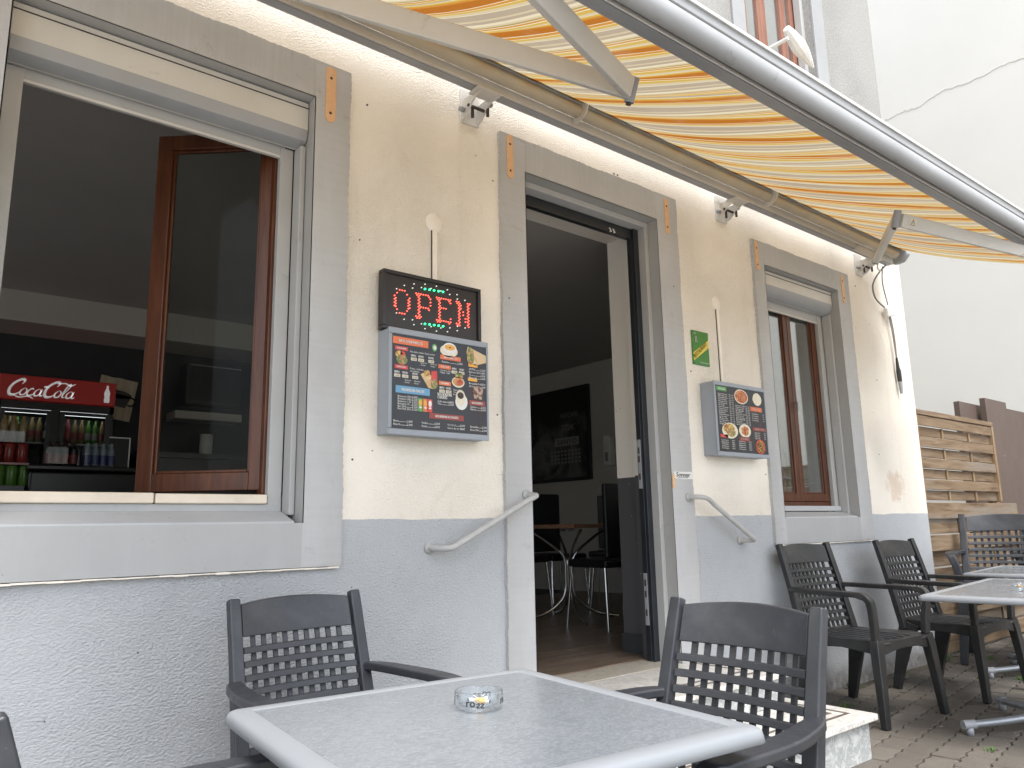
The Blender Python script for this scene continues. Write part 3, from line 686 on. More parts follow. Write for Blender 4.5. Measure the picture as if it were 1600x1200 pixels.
MB().box(.0, .113, .003, .008, 0, .20).build('dark_panel', M_BLK, t, world=False)
t = thing('wall_socket', 'small grey double socket box at the right end of the counter', 'socket', (1.19, 2.4, 1.40))
MB().box(0, .05, 0, .03, 0, .09).build('socket_box', M_WHITE, t, world=False, bevel=.004); MB().box(.012, .038, -.003, -.0005, .02, .07).build('socket_face', M_STEEL, t, world=False)

t = thing('wall_cabinet', 'small dark cabinet on the back wall, seen through the open window leaf', 'cabinet', (2.3, 4.3, 2.3))
MB().box(2.02, 2.52, 4.25, 4.49, 2.24, 2.62).build('carcass', M_BLACKM, t, bevel=.006); MB().box(2.05, 2.49, 4.24, 4.249, 2.27, 2.59).build('front', M_BLK, t); MB().box(2.04, 2.50, 4.236, 4.2395, 2.592, 2.602).build('front_edge', M_STEEL, t)
t = thing('wall_shelf', 'pale long shelf under the dark cabinet on the back wall', 'shelf', (2.2, 4.4, 2.1))
MB().box(1.93, 2.52, 4.22, 4.49, 2.10, 2.17).build('board', M_INT, t, bevel=.003)
t = thing('paper_roll', 'pale paper roll standing on the work top, seen through the window glass', 'paper roll', (2.24, 4.32, 1.79))
MB().lathe([(0, 0), (.055, 0), (.055, .19), (.02, .19), (0, .19)], n=20).build('roll', M_WHITE, t, world=False); MB().lathe([(.0, .191), (.018, .191)], n=12).build('core', M_RUST, t, world=False)
t = thing('work_top', 'dark kitchen work top along the back wall behind the window leaf', 'worktop', (2.2, 4.3, 1.78))
MB().box(1.62, 3.1, 4.1, 4.49, 1.74, 1.785).build('board', M_BLACKM, t); MB().box(1.64, 3.08, 4.14, 4.49, .37, 1.739).build('cupboard', M_BLK, t)

# room behind the door: poster, bistro table, chairs ------------------
t = thing('framed_poster', 'large black and white city poster with NESCAFE and TDK signs on the side wall', 'poster', (6.31, 4.3, 2.2))
px_, y0_, y1_, z0_, z1_ = 6.325, 3.45, 5.0, 1.62, 2.74
MB().box(6.29, 6.325, y0_, y1_, z0_, z1_).build('frame', M_BLACKM, t, bevel=.006)
def poster_mat():
    m, n, b = new_mat('poster_print'); v = objco(n)
    c = ramp(n, noise(n, v, 2.4, 8, .7, .6), [(.42, g(.012)), (.6, g(.16)), (.75, g(.3))])
    sep = N(n, 'ShaderNodeSeparateXYZ'); n.links.new(v, sep.inputs[0])
    c = mixc(n, ramp(n, sep.outputs['Z'], [(.0, g(1)), (.25, g(0))]), g(.015), c)
    n.links.new(c, b.inputs['Base Color']); b.inputs['Roughness'].default_value = .3; return m
po = MB().box(6.286, 6.2895, y0_+.04, y1_-.04, z0_+.04, z1_-.04).build('print', poster_mat(), t)
def side_text(mb, s, y, z, h, x, wid=None):
    tmp = MB(); text(tmp, s, 0, z, h, 0, wid, 'c')
    mb.add([(x, y-a, c) for a, b, c in tmp.v], tmp.f)
mb = MB(); side_text(mb, 'NESCAFE', 3.78, 2.38, .055, 6.2825, .30); side_text(mb, 'TDK', 3.8, 2.22, .075, 6.2825, .24); 
for r_i in range(4):
    for c_i in range(9): mb.add([(6.283, 3.6+c_i*.06+d, 1.83+r_i*.045+e) for d, e in ((0, 0), (.035, 0), (.035, .026), (0, .026))], [(0,1,2,3)])
for r_i in range(7):
    for c_i in range(5): mb.add([(6.283, 4.5+c_i*.05+d, 1.85+r_i*.06+e) for d, e in ((0, 0), (.025, 0), (.025, .035), (0, .035))], [(0,1,2,3)])
M_PGREY = flat('print_grey', (.28, .28, .27), .4)
mb.build('print_light', M_PGREY, t)
mb = MB(); mb.add([(6.2835, 3.62+d, 2.04+e) for d, e in ((0, 0), (.42, 0), (.42, .1), (0, .1))], [(0,1,2,3)]); mb.build('sign_board_print', M_PGREY, t)
mb = MB(); side_text(mb, 'SANYO', 3.83, 2.06, .06, 6.2822, .34); mb.build('print_dark', M_BLK, t)
t = thing('wall_dispenser', 'small white dispenser on the side wall seen beside the door frame', 'dispenser', (6.30, 3.15, 1.92))
MB().box(-.06, .03, -.06, .05, -.17, .17).build('housing', M_WHITE, t, world=False, bevel=.02); MB().box(-.063, -.0605, -.03, .02, -.12, -.02).build('front_window', M_STEEL, t, world=False)

bt = thing('bistro_table', 'indoor bistro table with brown top and curved chrome legs, seen through the doorway', 'table', (4.32, 1.78, .366), R(8))
MB().box(-.40, .40, -.38, .38, .715, .745).build('tabletop', wood_mat('brown_tabletop', (.14, .07, .035), (.22, .12, .065), (.3, .18, .1), 'x', .35), bt, world=False, bevel=.004)
MB().box(-.04, .04, -.04, .04, .69, .714).xf(Matrix.Identity(4)).build('plate', M_CHROME, bt, world=False)
for k in range(4):
    a = math.pi/4+k*math.pi/2+.2; c, s = math.cos(a), math.sin(a)
    P = cr([(.33*c, .33*s, .70), (.22*c, .22*s, .64), (.05*c, .05*s, .50), (.03*c, .03*s, .36), (.05*c, .05*s, .18), (.2*c, .2*s, .06), (.40*c, .40*s, .015)], 5)
    MB().tube(P, .011, 8).build('leg', M_CHROME, bt, world=False)
def indoor_chair(x, y, rz, label, first=None):
    t = thing('indoor_chair', label, 'chair', (x, y, .366), rz, 'black indoor chairs')
    MB().box(-.20, .20, -.20, .20, .43, .49).build('seat', M_BLK, t, world=False, bevel=.02)
    MB().box(-.19, .19, .17, .21, .50, 1.03).build('backrest', M_BLK, t, world=False, bevel=.015)
    for sx_ in (-1, 1):
        for sy in (-1, 1): MB().tube([(sx_*.18, sy*.17, .44), (sx_*.21, sy*.21, 0)], .010, 8).build('leg', M_CHROME, t, world=False)
indoor_chair(4.30, 2.40, 0, 'black high backed chair behind the bistro table, nearest the poster')
indoor_chair(4.80, 2.45, R(-5), 'lower black chair behind the bistro table, right of the tall one')
indoor_chair(4.98, 1.80, R(-95), 'black chair at the right end of the bistro table by the dark pillar')
indoor_chair(4.22, 1.28, R(180), 'black chair on the near side of the bistro table with chrome legs')
indoor_chair(5.6, 2.5, R(-60), 'tall black chair half hidden behind the dark pillar')

# ------------------------------------------------------------------ DOORSTEP
st = thing('doorstep', 'two tread marble doorstep with dark inlaid bands in front of the doorway', 'steps', (3.0, -.4, 0))
def slab(x0, x1, y0, y1, z0, z1, parent, name, lines, mat=M_MARB):
    o = MB().box(x0, x1, y0, y1, z0, z1).build(name, mat, parent, bevel=.006)
    mb = MB()
    for d in lines:
        wln = .018
        for a, b, c, e in ((x0+d, x1-d, y0+d, y0+d+wln), (x1-d-wln, x1-d, y0+d+wln, y1-.02), (x0+d, x0+d+wln, y0+d+wln, y1-.02)): mb.box(a, b, c, e, z1-.004, z1+.0015)
    mb.build('inlay', M_INLAY, o)
slab(2.08, 3.77, -.905, -.02, .165, .195, st, 'lower_tread', (.09, .15))
MB().box(2.12, 3.73, -.875, -.02, -.05, .1645).build('lower_riser', M_MARBG, st, bevel=.004)
slab(2.20, 3.64, -.53, -.021, .328, .358, st, 'upper_tread', (.08, .14))
MB().box(2.23, 3.61, -.50, -.022, .196, .3275).build('upper_riser', M_MARBG, st, bevel=.004)
MB().box(2.408, 3.432, -.0205, .19, .30, .359).build('threshold_slab', marble('worn_marble', (.42, .38, .31), (.55, .51, .44), (.3, .28, .24), 8), st, bevel=.003)

# ------------------------------------------------------------------ HANDRAILS
h = thing('handrail', 'grey painted handrail left of the doorway with a rusty upper bend', 'handrail', (2.1, 0, 1.1))
P = [(1.83, 0, 1.018), (1.84, -.035, 1.018), (1.875, -.075, 1.016), (1.93, -.085, 1.035), (2.25, -.085, 1.187), (2.34, -.085, 1.228), (2.372, -.078, 1.240), (2.380, -.058, 1.244), (2.365, -.02, 1.247)]
MB().tube(cr(P, 4), .0135, 12).build('rail', M_HAND, h)
for p in ((1.828, -.004, 1.018), (2.36, -.024, 1.247)): MB().lathe([(0, -.004), (.024, -.004), (.024, .003), (0, .003)], c=p, n=14, axis='y').build('rosette', M_HAND, h)
h = thing('handrail', 'grey painted handrail right of the doorway, sloping down towards the chairs', 'handrail', (3.85, 0, 1.1))
P = [(3.575, -.02, 1.247), (3.59, -.055, 1.247), (3.625, -.082, 1.245), (3.68, -.085, 1.232), (3.76, -.085, 1.185), (4.06, -.085, 1.02), (4.10, -.083, 1.0), (4.115, -.07, .992), (4.09, -.03, .99), (4.075, 0, .99)]
MB().tube(cr(P, 4), .0135, 12).build('rail', M_HAND, h)
for p in ((3.575, -.024, 1.247), (4.072, -.004, .99)): MB().lathe([(0, -.004), (.024, -.004), (.024, .003), (0, .003)], c=p, n=14, axis='y').build('rosette', M_HAND, h)

# ------------------------------------------------------------------ STRIPS, STICKER, CONDUITS, MARKS
for k, (x, z0, z1, wd, lb) in enumerate([(1.315, 2.805, 3.058, .046, 'wide peach strip with two screws at the top right corner of the open window'), (2.303, 2.835, 3.07, .040, 'dirty peach strip at the top left corner of the door surround'), (3.533, 2.83, 3.055, .036, 'peach strip at the top right corner of the door surround'), (4.482, 2.79, 3.0, .036, 'peach strip at the top left corner of the closed window'), (5.650, 2.76, 2.99, .036, 'peach strip at the top right corner of the closed window'), (3.452, 1.295, 1.375, .022, 'short peach scrap left of the handwritten sticker on the door surround')]):
    t = thing('metal_strip', lb, 'strip', (x, -.02, z0), group='peach metal strips')
    n = 7; prof = [(-wd/2, .012)]+[(-wd/2, z1-z0-.01), (-wd/4, z1-z0), (wd/4, z1-z0), (wd/2, z1-z0-.01), (wd/2, .012), (wd/4, 0), (-wd/4, 0)]
    mb = MB(); m_ = len(prof); mb.add([(a, -.004, b) for a, b in prof]+[(a, -.0002, b) for a, b in prof], [tuple(range(m_))]+[(i, i+m_, (i+1) % m_+m_, (i+1) % m_) for i in range(m_)])
    mb.build('plate', M_PEACH, t, world=False)
    if wd > .03:
        for zz in (.04, z1-z0-.05): MB().lathe([(0, -.0065), (.005, -.006), (.0065, -.0041), (0, -.0041)], c=(0, 0, zz), n=10, axis='y').build('screw', M_RUST, t, world=False)
t = thing('name_sticker', 'small white sticker with the handwritten word Sonner, on the right side of the door surround', 'sticker', (3.54, -.0205, 1.37))
mb = MB(); pts = [(-.075, -.018), (.01, -.022), (.085, -.02), (.088, .004), (.080, .022), (0, .02), (-.078, .021), (-.083, .0)]; mb.add([(a, -.001, b) for a, b in pts]+[(a, 0, b) for a, b in pts], [tuple(range(8))]+[(i, i+8, (i+1) % 8+8, (i+1) % 8) for i in range(8)])
mb.build('paper', M_WHITE, t, world=False)
mb = MB(); text(mb, 'Sonner', 0, -.008, .026, -.0015, .125, 'c', shear=.12, bold=.0012); quad(mb, -.05, .045, -.016, -.013, -.0015, .002); mb.build('handwriting', M_RUBBER, t, world=False)
for (x, z0, z1, lb) in ((1.855, 2.20, 2.49, 'round filler patch with a cable cover running down to the OPEN sign'), (4.005, 1.93, 2.475, 'round filler patch with a long cable cover running down to the small menu box')):
    t = thing('cable_cover', lb, 'cable cover', (x, 0, z0))
    MB().box(-.012, .012, -.012, -.0003, 0, z1-z0-.04).build('cover_strip', M_CREAMP, t, world=False, bevel=.003); MB().box(-.0165, -.0125, -.004, -.0003, 0, z1-z0-.02).build('crack_line', M_RUST, t, world=False)
    MB().lathe([(0, -.006), (.040, -.006), (.046, -.0002)], c=(.0, 0, z1-z0), n=20, axis='y').build('filler_disc', M_CREAMP, t, world=False)
nails = [(1.50, 2.96, .008, 'right of the wide peach strip, high on the cream wall'), (1.475, 2.32, .006, 'on the cream wall level with the top of the OPEN sign'), (1.46, 1.38, .007, 'on the cream wall beside the lower large window surround'),
 (1.55, 1.42, .0045, 'just below the lower left corner of the large menu box'), (2.205, 2.80, .006, 'left of the upper door surround, near its dirty peach strip'), (2.21, 1.62, .007, 'left of the door surround, right of the large menu box'),
 (2.28, 2.2, .006, 'left side of the door surround, level with OPEN sign'), (3.56, 2.5, .006, 'on the right side of the door surround above the green plaque'), (3.70, 2.0, .007, 'just below the left corner of the green plaque'), (4.41, 1.4, .006, 'at the lower left edge of the closed window surround'),
 (3.1, 3.10, .009, 'under the awning bar above the doorway, left one of a pair'), (3.13, 3.10, .009, 'under the awning bar above the doorway, right one of a pair'), (5.9, 2.95, .009, 'right of the top corner of the closed window surround'), (6.1, 2.2, .006, 'half way up the cream wall right of the closed window'), (6.0, 1.6, .006, 'low on the cream wall right of the closed window'),
 (.7, .72, .004, 'on the grey plinth below the middle of the open window'), (.45, .55, .004, 'lowest on the grey plinth below the open window'), (.3, .86, .005, 'on the grey plinth under the ledge at the left edge'), (1.1, .8, .004, 'on the grey plinth above the armchair by the wall')]
for (x, z, r, lb) in nails: tag(MB().lathe([(0, -.003), (r*.5, -.003), (r*.65, .001)], c=(0, 0, 0), n=9, axis='y').build('wall_plug', M_RUST, loc=(x, -.0005 if not (2.24 < x < 2.40 or 3.44 < x < 3.63) else -.021, z)), 'dark nail stump '+lb, 'nail', 'nail stumps in the facade')

# ------------------------------------------------------------------ LED SIGN
t = thing('led_sign', 'black LED sign with OPEN in red dots above the large menu box', 'sign', (1.82, 0, 1.935))
x0, x1, z0, z1, yf = 1.560, 2.078, 1.932, 2.196, -.06
mb = MB(); mb.box(x0, x1, yf, yf+.045, z1-.016, z1); mb.box(x0, x1, yf, yf+.045, z0, z0+.016); mb.box(x0, x0+.016, yf, yf+.045, z0+.016, z1-.016); mb.box(x1-.016, x1, yf, yf+.045, z0+.016, z1-.016)
mb.build('frame', flat('sign_frame', (.02, .018, .018), .3), t, bevel=.003)
MB().box(x0+.016, x1-.016, yf+.012, yf+.02, z0+.016, z1-.016).build('panel', flat('sign_panel', (.022, .016, .013), .35), t)
MB().box(x0+.1, x1-.1, yf+.0455, -.001, z0+.05, z1-.05).build('wall_fixing', M_BLACKM, t)
FONT = {'O': ["..###..", ".#...#.", "#.....#", "#.....#", "#.....#", "#.....#", ".#...#.", "..###.."],
        'P': ["######.", ".#....#", ".#....#", ".#....#", ".#####.", ".#.....", ".#.....", "###...."],
        'E': ["#######", ".#....#", ".#.....", ".####..", ".#.....", ".#.....", ".#....#", "#######"],
        'N': ["##...##", ".##..#.", ".##..#.", ".#.#.#.", ".#.#.#.", ".#..##.", ".#..##.", "##...#."]}
red, grn, wht = MB(), MB(), MB()
def led(mb, x, z, r=.0027): mb.lathe([(r, yf+.011), (r*.8, yf+.006), (0, yf+.004)], c=(x, 0, z), n=7, axis='y')
cx = (x0+x1)/2; cz = (z0+z1)/2
for i, chh in enumerate('OPEN'):
    ox = cx+(i-1.5)*.108
    for r_i, row in enumerate(FONT[chh]):
        for c_i, q in enumerate(row):
            if q == '#':
                xx = ox+(c_i-3)*.0125; zz = cz+(3.5-r_i)*.0148; led(red, xx, zz)
                if chh != 'O' and c_i in (0, 1, 5): led(red, xx+.0055, zz-.007)
        if chh == 'O': 
            for c_i in (0, 6): led(red, ox+(c_i-3)*.0105, cz+(3.0-r_i)*.0125) if 1 < r_i < 6 else None
for k in range(46):
    a = 2*math.pi*k/46
    for (ra, rb) in ((.222, .104), (.19, .088)):
        xx = cx+ra*math.cos(a); zz = cz+rb*math.sin(a)
        if abs(math.sin(a)) < (.45 if ra > .2 else .72): continue
        if (k+(ra > .2)) % 2: continue
        led(wht, xx, zz, .0028)
for s_ in (-1, 1):
    for k in range(5): led(grn, cx-.045+k*.024, cz+s_*.080+(.001*k), .0042)
for mb_, nm, colr, es in ((red, 'red_led', (1, .09, .06), 1.8), (grn, 'green_led', (.02, 1, .25), 2.6), (wht, 'white_led', (.8, .85, .8), .35)):
    tag(mb_.build(nm, flat(nm, tuple(min(1, q*.5+.02) for q in colr), .4, colr, es), t), kind='stuff')

# ------------------------------------------------------------------ MENU BOXES
M_HOUS = pm('menu_box_grey_metal', (.30, .33, .37), .45, .06, 5)
M_MENU = pm('menu_black', (.022, .024, .030), .3, .3, 3, dirt=((.045, .015, .02), 4, .55))
def food(name, a, b_, c_, s_=90):
    m, n, b = new_mat(name); v = objco(n); vo = N(n, 'ShaderNodeTexVoronoi'); vo.inputs['Scale'].default_value = s_; n.links.new(v, vo.inputs['Vector'])
    sep = N(n, 'ShaderNodeSeparateColor'); n.links.new(vo.outputs['Color'], sep.inputs[0])
    n.links.new(ramp(n, sep.outputs[0], [(.2, a), (.5, b_), (.8, c_)]), b.inputs['Base Color']); b.inputs['Roughness'].default_value = .35; return m
F_PIZZA = food('print_pizza', (.48, .09, .03), (.6, .35, .12), (.30, .04, .02)); F_KEBAB = food('print_kebab', (.35, .16, .06), (.55, .38, .18), (.12, .2, .04)); F_FRIES = food('print_fries', (.65, .45, .12), (.5, .3, .08), (.25, .1, .04), 120)
F_WRAP = food('print_wrap', (.62, .45, .26), (.70, .55, .34), (.55, .36, .16), 25); F_CHOC = food('print_dessert', (.14, .05, .03), (.35, .22, .16), (.45, .33, .26), 60); F_GRILL = food('print_grill', (.18, .05, .02), (.6, .32, .05), (.05, .02, .01), 100)
PW = flat('print_white', (.74, .73, .70), .35); PO = flat('print_orange', (.72, .17, .06), .35); PR = flat('print_red', (.60, .06, .05), .35); PB = flat('print_blue', (.13, .32, .50), .35); PG = flat('print_green', (.10, .36, .10), .35); PY = flat('print_yellow', (.75, .38, .06), .35); PD = flat('print_maroon', (.28, .05, .04), .35); PC = flat('print_cream', (.72, .66, .52), .35); PK = flat('print_coffee', (.03, .012, .006), .3)
def menu_box(name, label, x0, x1, z0, z1, depth):
    t = thing(name, label, 'menu box', ((x0+x1)/2, 0, z0)); yf = -depth; b = .022
    mb = MB(); mb.box(x0, x1, yf+.012, -.0005, z0, z1); mb.build('housing', M_HOUS, t, bevel=.003)
    mb = MB(); mb.box(x0-.004, x1+.002, yf, yf+.0115, z1-b, z1+.004); mb.box(x0-.004, x1+.002, yf, yf+.0115, z0-.004, z0+b); mb.box(x0-.004, x0+b*.6, yf, yf+.0115, z0+b, z1-b); mb.box(x1-b*.35, x1+.002, yf, yf+.0115, z0+b, z1-b)
    mb.build('frame', M_HOUS, t, bevel=.004)
    p = MB().box(x0+b*.6+.0005, x1-b*.35-.0005, yf+.004, yf+.0115, z0+b+.0005, z1-b-.0005).build('menu_panel', M_MENU, t)
    return t, p, yf+.0025
t, p, ym = menu_box('menu_box', 'large wall menu box with sandwich and drinks prices under the OPEN sign', 1.570, 2.083, 1.484, 1.928, .10)
X0, X1, Z0, Z1 = 1.586, 2.073, 1.508, 1.904
def U(u): return X0+u*(X1-X0)
VS = .82
def V(v): return Z1-v*VS*(Z1-Z0)
L = {k: MB() for k in 'w o r b g y d c k pizza kebab fries wrap choc'.split()}
def banner(k, u0, u1, v0, v1, s=None, col='w', dy=0): 
    quad(L[k], U(u0), U(u1), V(v1), V(v0), ym, -.001)
    if s: text(L[col], s, U((u0+u1)/2), V(v1)+(V(v0)-V(v1))*.28, (V(v0)-V(v1))*.42, ym-.0006, (U(u1)-U(u0))*.66, 'c', bold=.0006)
def lines(u0, u1, v, n, dv, words, price=True):
    for i in range(n):
        wd = words[i % len(words)]; h_ = .0085
        text(L['w'], wd, U(u0), V(v+i*dv), h_, ym-.0004)
        W = text_geo(wd)[2]*h_/.7
        if price:
            quad(L['w'], U(u0)+W+.002, U(u1)-.022, V(v+i*dv)+.0006, V(v+i*dv)+.0018, ym-.0004); text(L['w'], random.choice(['2,50€', '1,80€', '3,00€', '3,50€']), U(u1), V(v+i*dv), h_, ym-.0004, None, 'r')
def price(u, v, s):
    text(L['w'], random.choice(['SIMPLE', 'MENU']) if s is None else s, U(u), V(v), .0095, ym-.0004, .026, 'l', bold=.0004); quad(L['c'], U(u), U(u)+.029, V(v)-.017, V(v)-.004, ym); text(L['k'], random.choice(['4,50€', '6,50€', '7,00€']), U(u)+.0145, V(v)-.0145, .008, ym-.0006, .022, 'c')
banner('o', .0, .36, .03, .125, 'NOS SANDWICHS')
banner('r', .02, .15, .155, .205, 'KEBAB PAIN'); banner('r', .02, .15, .40, .45, 'KEBAB PATES')
disc(L['fries'], U(.06), V(.26), .017, .014, ym, 14, .1); disc(L['r'], U(.1), V(.27), .014, .018, ym, 8); disc(L['kebab'], U(.09), V(.33), .026, .022, ym-.0003, 16, .05)
text(L['w'], 'Pain, salade, crudites / Sauce au choix', U(.17), V(.215), .0075, ym-.0004, .125); text(L['w'], 'Pate, salade,\ncrudites', U(.17), V(.44), .0075, ym-.0004, .07)
for u, s in ((.18, 'SIMPLE'), (.255, 'MENU'), (.36, 'MENU')): price(u, .27, s)
for u, s in ((.015, 'SIMPLE'), (.095, 'MENU'), (.195, 'MENU')): price(u, .51, s)
for (u, v, a, b) in ((.27, .345, '- Boisson 33cl', '- Frites'), (.375, .345, '- Boisson 33cl', '- Dessert'), (.11, .60, '- Boisson', '- Frites'), (.205, .60, '- Boisson', '- Dessert')): text(L['w'], a, U(u), V(v), .006, ym-.0004, .035); text(L['w'], b, U(u), V(v+.03), .006, ym-.0004, .028)
disc(L['g'], U(.425), V(.105), .013, .017, ym); disc(L['w'], U(.428), V(.105), .008, .010, ym-.0003); 
disc(L['c'], U(.58), V(.12), .047, .028, ym); disc(L['w'], U(.59), V(.085), .036, .026, ym-.0003); disc(L['y'], U(.59), V(.07), .028, .013, ym-.0006); disc(L['k'], U(.59), V(.07), .005, .003, ym-.0009)
banner('o', .485, .71, .185, .245, 'NOS ASSIETTES'); lines(.50, .73, .29, 1, .04, ['Assiette']); banner('o', .465, .60, .32, .375, 'TACOS'); text(L['w'], '- Viande au choix', U(.475), V(.41), .008, ym-.0004, .065); text(L['w'], '- Merguez  - Kefta', U(.475), V(.44), .008, ym-.0004, .055)
price(.61, .37, 'SIMPLE'); price(.69, .37, 'MENU')
L['wrap'].add([(U(.28), ym, V(.49)), (U(.34), ym, V(.44)), (U(.44), ym, V(.55)), (U(.42), ym, V(.67)), (U(.36), ym, V(.66))], [(0,4,3,2,1)]); disc(L['fries'], U(.345), V(.475), .017, .017, ym-.0003); L['r'].add([(U(.39), ym-.0004, V(.43)), (U(.45), ym-.0004, V(.42)), (U(.455), ym-.0004, V(.63)), (U(.385), ym-.0004, V(.62))], [(0,3,2,1)]); disc(L['kebab'], U(.42), V(.60), .018, .022, ym-.0008)
banner('o', .47, .60, .545, .60, 'PANINIS'); disc(L['kebab'], U(.69), V(.45), .022, .016, ym, 12, .1); disc(L['c'], U(.68), V(.535), .034, .024, ym); disc(L['pizza'], U(.68), V(.53), .029, .019, ym-.0003); price(.475, .65, 'SIMPLE'); price(.545, .65, 'MENU')
for k in range(3): text(L['w'], ['Poulet, kebab', 'Thon, fromage', 'Sauce au choix'][k], U(.625), V(.655+k*.03), .0065, ym-.0004, .045)
L['wrap'].add([(U(.79), ym, V(.015)), (U(1), ym, V(.11)), (U(1), ym, V(.21)), (U(.87), ym, V(.27)), (U(.80), ym, V(.22)), (U(.775), ym, V(.10))], [(5,4,3,2,1,0)]); disc(L['kebab'], U(.82), V(.145), .021, .041, ym-.0004, 16, .05)
banner('y', .795, .90, .25, .295); lines(.80, .99, .34, 4, .04, ['SIMPLE', 'Boisson 33cl', 'XL', 'Menu XL']); banner('y', .79, .895, .45, .495); lines(.80, .99, .54, 2, .04, ['Barquette frites', 'Grande frites'])
banner('b', .03, .375, .67, .765, 'NOS BOISSONS FRAICHES')
lines(.05, .25, .82, 6, .032, ['Boissons 33cl', 'Boissons 50cl', 'Boissons 1,5L', 'Boissons 2L', 'Eau 50cl', 'Red Bull 25cl'])
for i, k in enumerate(('g', 'o', 'r')): quad(L[k], U(.255+i*.05), U(.30+i*.05), V(.99-.01), V(.81), ym, -.001); disc(L['y' if i < 2 else 'w'], U(.278+i*.05), V(.87), .008, .014, ym-.0004); disc(L['w'], U(.278+i*.05), V(.93), .007, .004, ym-.0006)
text(L['w'], 'NOS BOISSONS', U(.455), V(.745), .013, ym-.0004, .075, 'l', bold=.0006); text(L['w'], 'CHAUDES', U(.455), V(.785), .013, ym-.0004, .05, 'l', bold=.0006); lines(.455, .63, .835, 2, .033, ['Cafe expresso', 'The'])
disc(L['w'], U(.715), V(.80), .033, .036, ym); disc(L['c'], U(.705), V(.745), .026, .036, ym-.0004); disc(L['k'], U(.705), V(.715), .017, .015, ym-.0008)
disc(L['choc'], U(.90), V(.62), .029, .02, ym-.0004); L['choc'].add([(U(.842), ym, V(.62)), (U(.958), ym, V(.62)), (U(.945), ym, V(.74)), (U(.86), ym, V(.74))], [(0,3,2,1)]); banner('d', .80, .985, .76, .83, 'NOS DESSERTS'); lines(.81, .99, .865, 2, .034, ['Gateau', 'Glaces'])
VS = 1.0
banner('d', .37, .74, .81, .87, 'NOS BOISSONS ALCOOLISEES')
for u, ws in ((.0, ['Biere', 'Ricard', 'Whisky']), (.28, ['Vodka', 'Pastis', 'Gin 4 cl']), (.55, ['Vin 12 cl', 'Verre de vin 25cl']), (.80, ['Bouteille', 'Rose 50cl', 'Champagne'])): lines(u+.01, u+.20, .935, min(2, len(ws)), .035, ws)
MM = dict(w=PW, o=PO, r=PR, b=PB, g=PG, y=PY, d=PD, c=PC, k=PK, pizza=F_PIZZA, kebab=F_KEBAB, fries=F_FRIES, wrap=F_WRAP, choc=F_CHOC)
NM = dict(w='white_print', o='orange_print', r='red_print', b='blue_print', g='green_print', y='yellow_print', d='maroon_print', c='cream_print', k='dark_print', pizza='pizza_print', kebab='kebab_print', fries='fries_print', wrap='wrap_print', choc='dessert_print')
for k, mb in L.items():
    if mb.v: mb.build(NM[k], MM[k], p)
t, p, ym = menu_box('menu_box', 'smaller wall menu box with pizzas, right of the doorway under the green plaque', 3.778, 4.308, 1.492, 1.934, .105)
X0, X1, Z0, Z1 = 3.80, 4.298, 1.516, 1.910
L = {k: MB() for k in 'w o r g d c pizza kebab fries grill'.split()}
banner('g', .0, .2, .01, .075, 'NOS PIZZAS')
for i in range(17): text(L['w'], random.choice(['Margherita', 'Napolitaine', 'Quatre fromages', 'Reine', 'Orientale', 'Vegetarienne']), U(.02), V(.13+i*.029), .0075, ym-.0004, random.uniform(.06, .1)); text(L['w'], '8,00  11,00', U(.33), V(.13+i*.029), .0065, ym-.0004, .045, 'r')
for i in range(12): text(L['w'], random.choice(['Saumon', 'Fruits de mer', 'Kebab', 'Chevre miel', 'Chorizo']), U(.36), V(.28+i*.027), .0075, ym-.0004, random.uniform(.06, .1)); text(L['w'], '9,00  12,00', U(.66), V(.28+i*.027), .0065, ym-.0004, .045, 'r')
disc(L['c'], U(.50), V(.125), .072, .046, ym, 24, .02); disc(L['pizza'], U(.50), V(.125), .064, .040, ym-.0004, 24, .02)
disc(L['c'], U(.84), V(.13), .048, .040, ym, 22, .03); banner('o', .68, .93, .26, .33, 'TARTES')
for i in range(4): text(L['w'], 'Tarte flambee', U(.70), V(.38+i*.035), .0075, ym-.0004, .07); text(L['w'], '7,50', U(.97), V(.38+i*.035), .0075, ym-.0004, None, 'r')
disc(L['c'], U(.22), V(.68), .080, .048, ym, 22); disc(L['fries'], U(.20), V(.65), .055, .03, ym-.0004, 18, .1); disc(L['kebab'], U(.24), V(.71), .045, .025, ym-.0008, 18, .1); banner('r', .02, .17, .745, .79, None)
disc(L['c'], U(.53), V(.66), .062, .042, ym, 22); disc(L['pizza'], U(.53), V(.66), .04, .028, ym-.0006, 12, .15); banner('d', .40, .62, .755, .82, 'PATES'); banner('d', .70, .99, .585, .64, 'ASSIETTES')
for i in range(4): text(L['w'], 'Lasagnes maison', U(.73), V(.68+i*.03), .0075, ym-.0004, .06); text(L['w'], '9,50', U(.97), V(.68+i*.03), .0075, ym-.0004, None, 'r')
disc(L['r'], U(.84), V(.89), .052, .045, ym, 22); disc(L['grill'], U(.84), V(.89), .045, .039, ym-.0005, 22)
for u in (.03, .38):
    for i in range(5): text(L['w'], random.choice(['Pates bolognaise', 'Carbonara', 'Tortellini', 'Rigatoni']), U(u), V(.84+i*.03), .0075, ym-.0004, .07); text(L['w'], '8,50 €', U(u+.27), V(.84+i*.03), .0075, ym-.0004, None, 'r')
MM['grill'] = F_GRILL; NM['grill'] = 'grill_print'
for k, mb in L.items():
    if mb.v: mb.build(NM[k], MM[k], p)
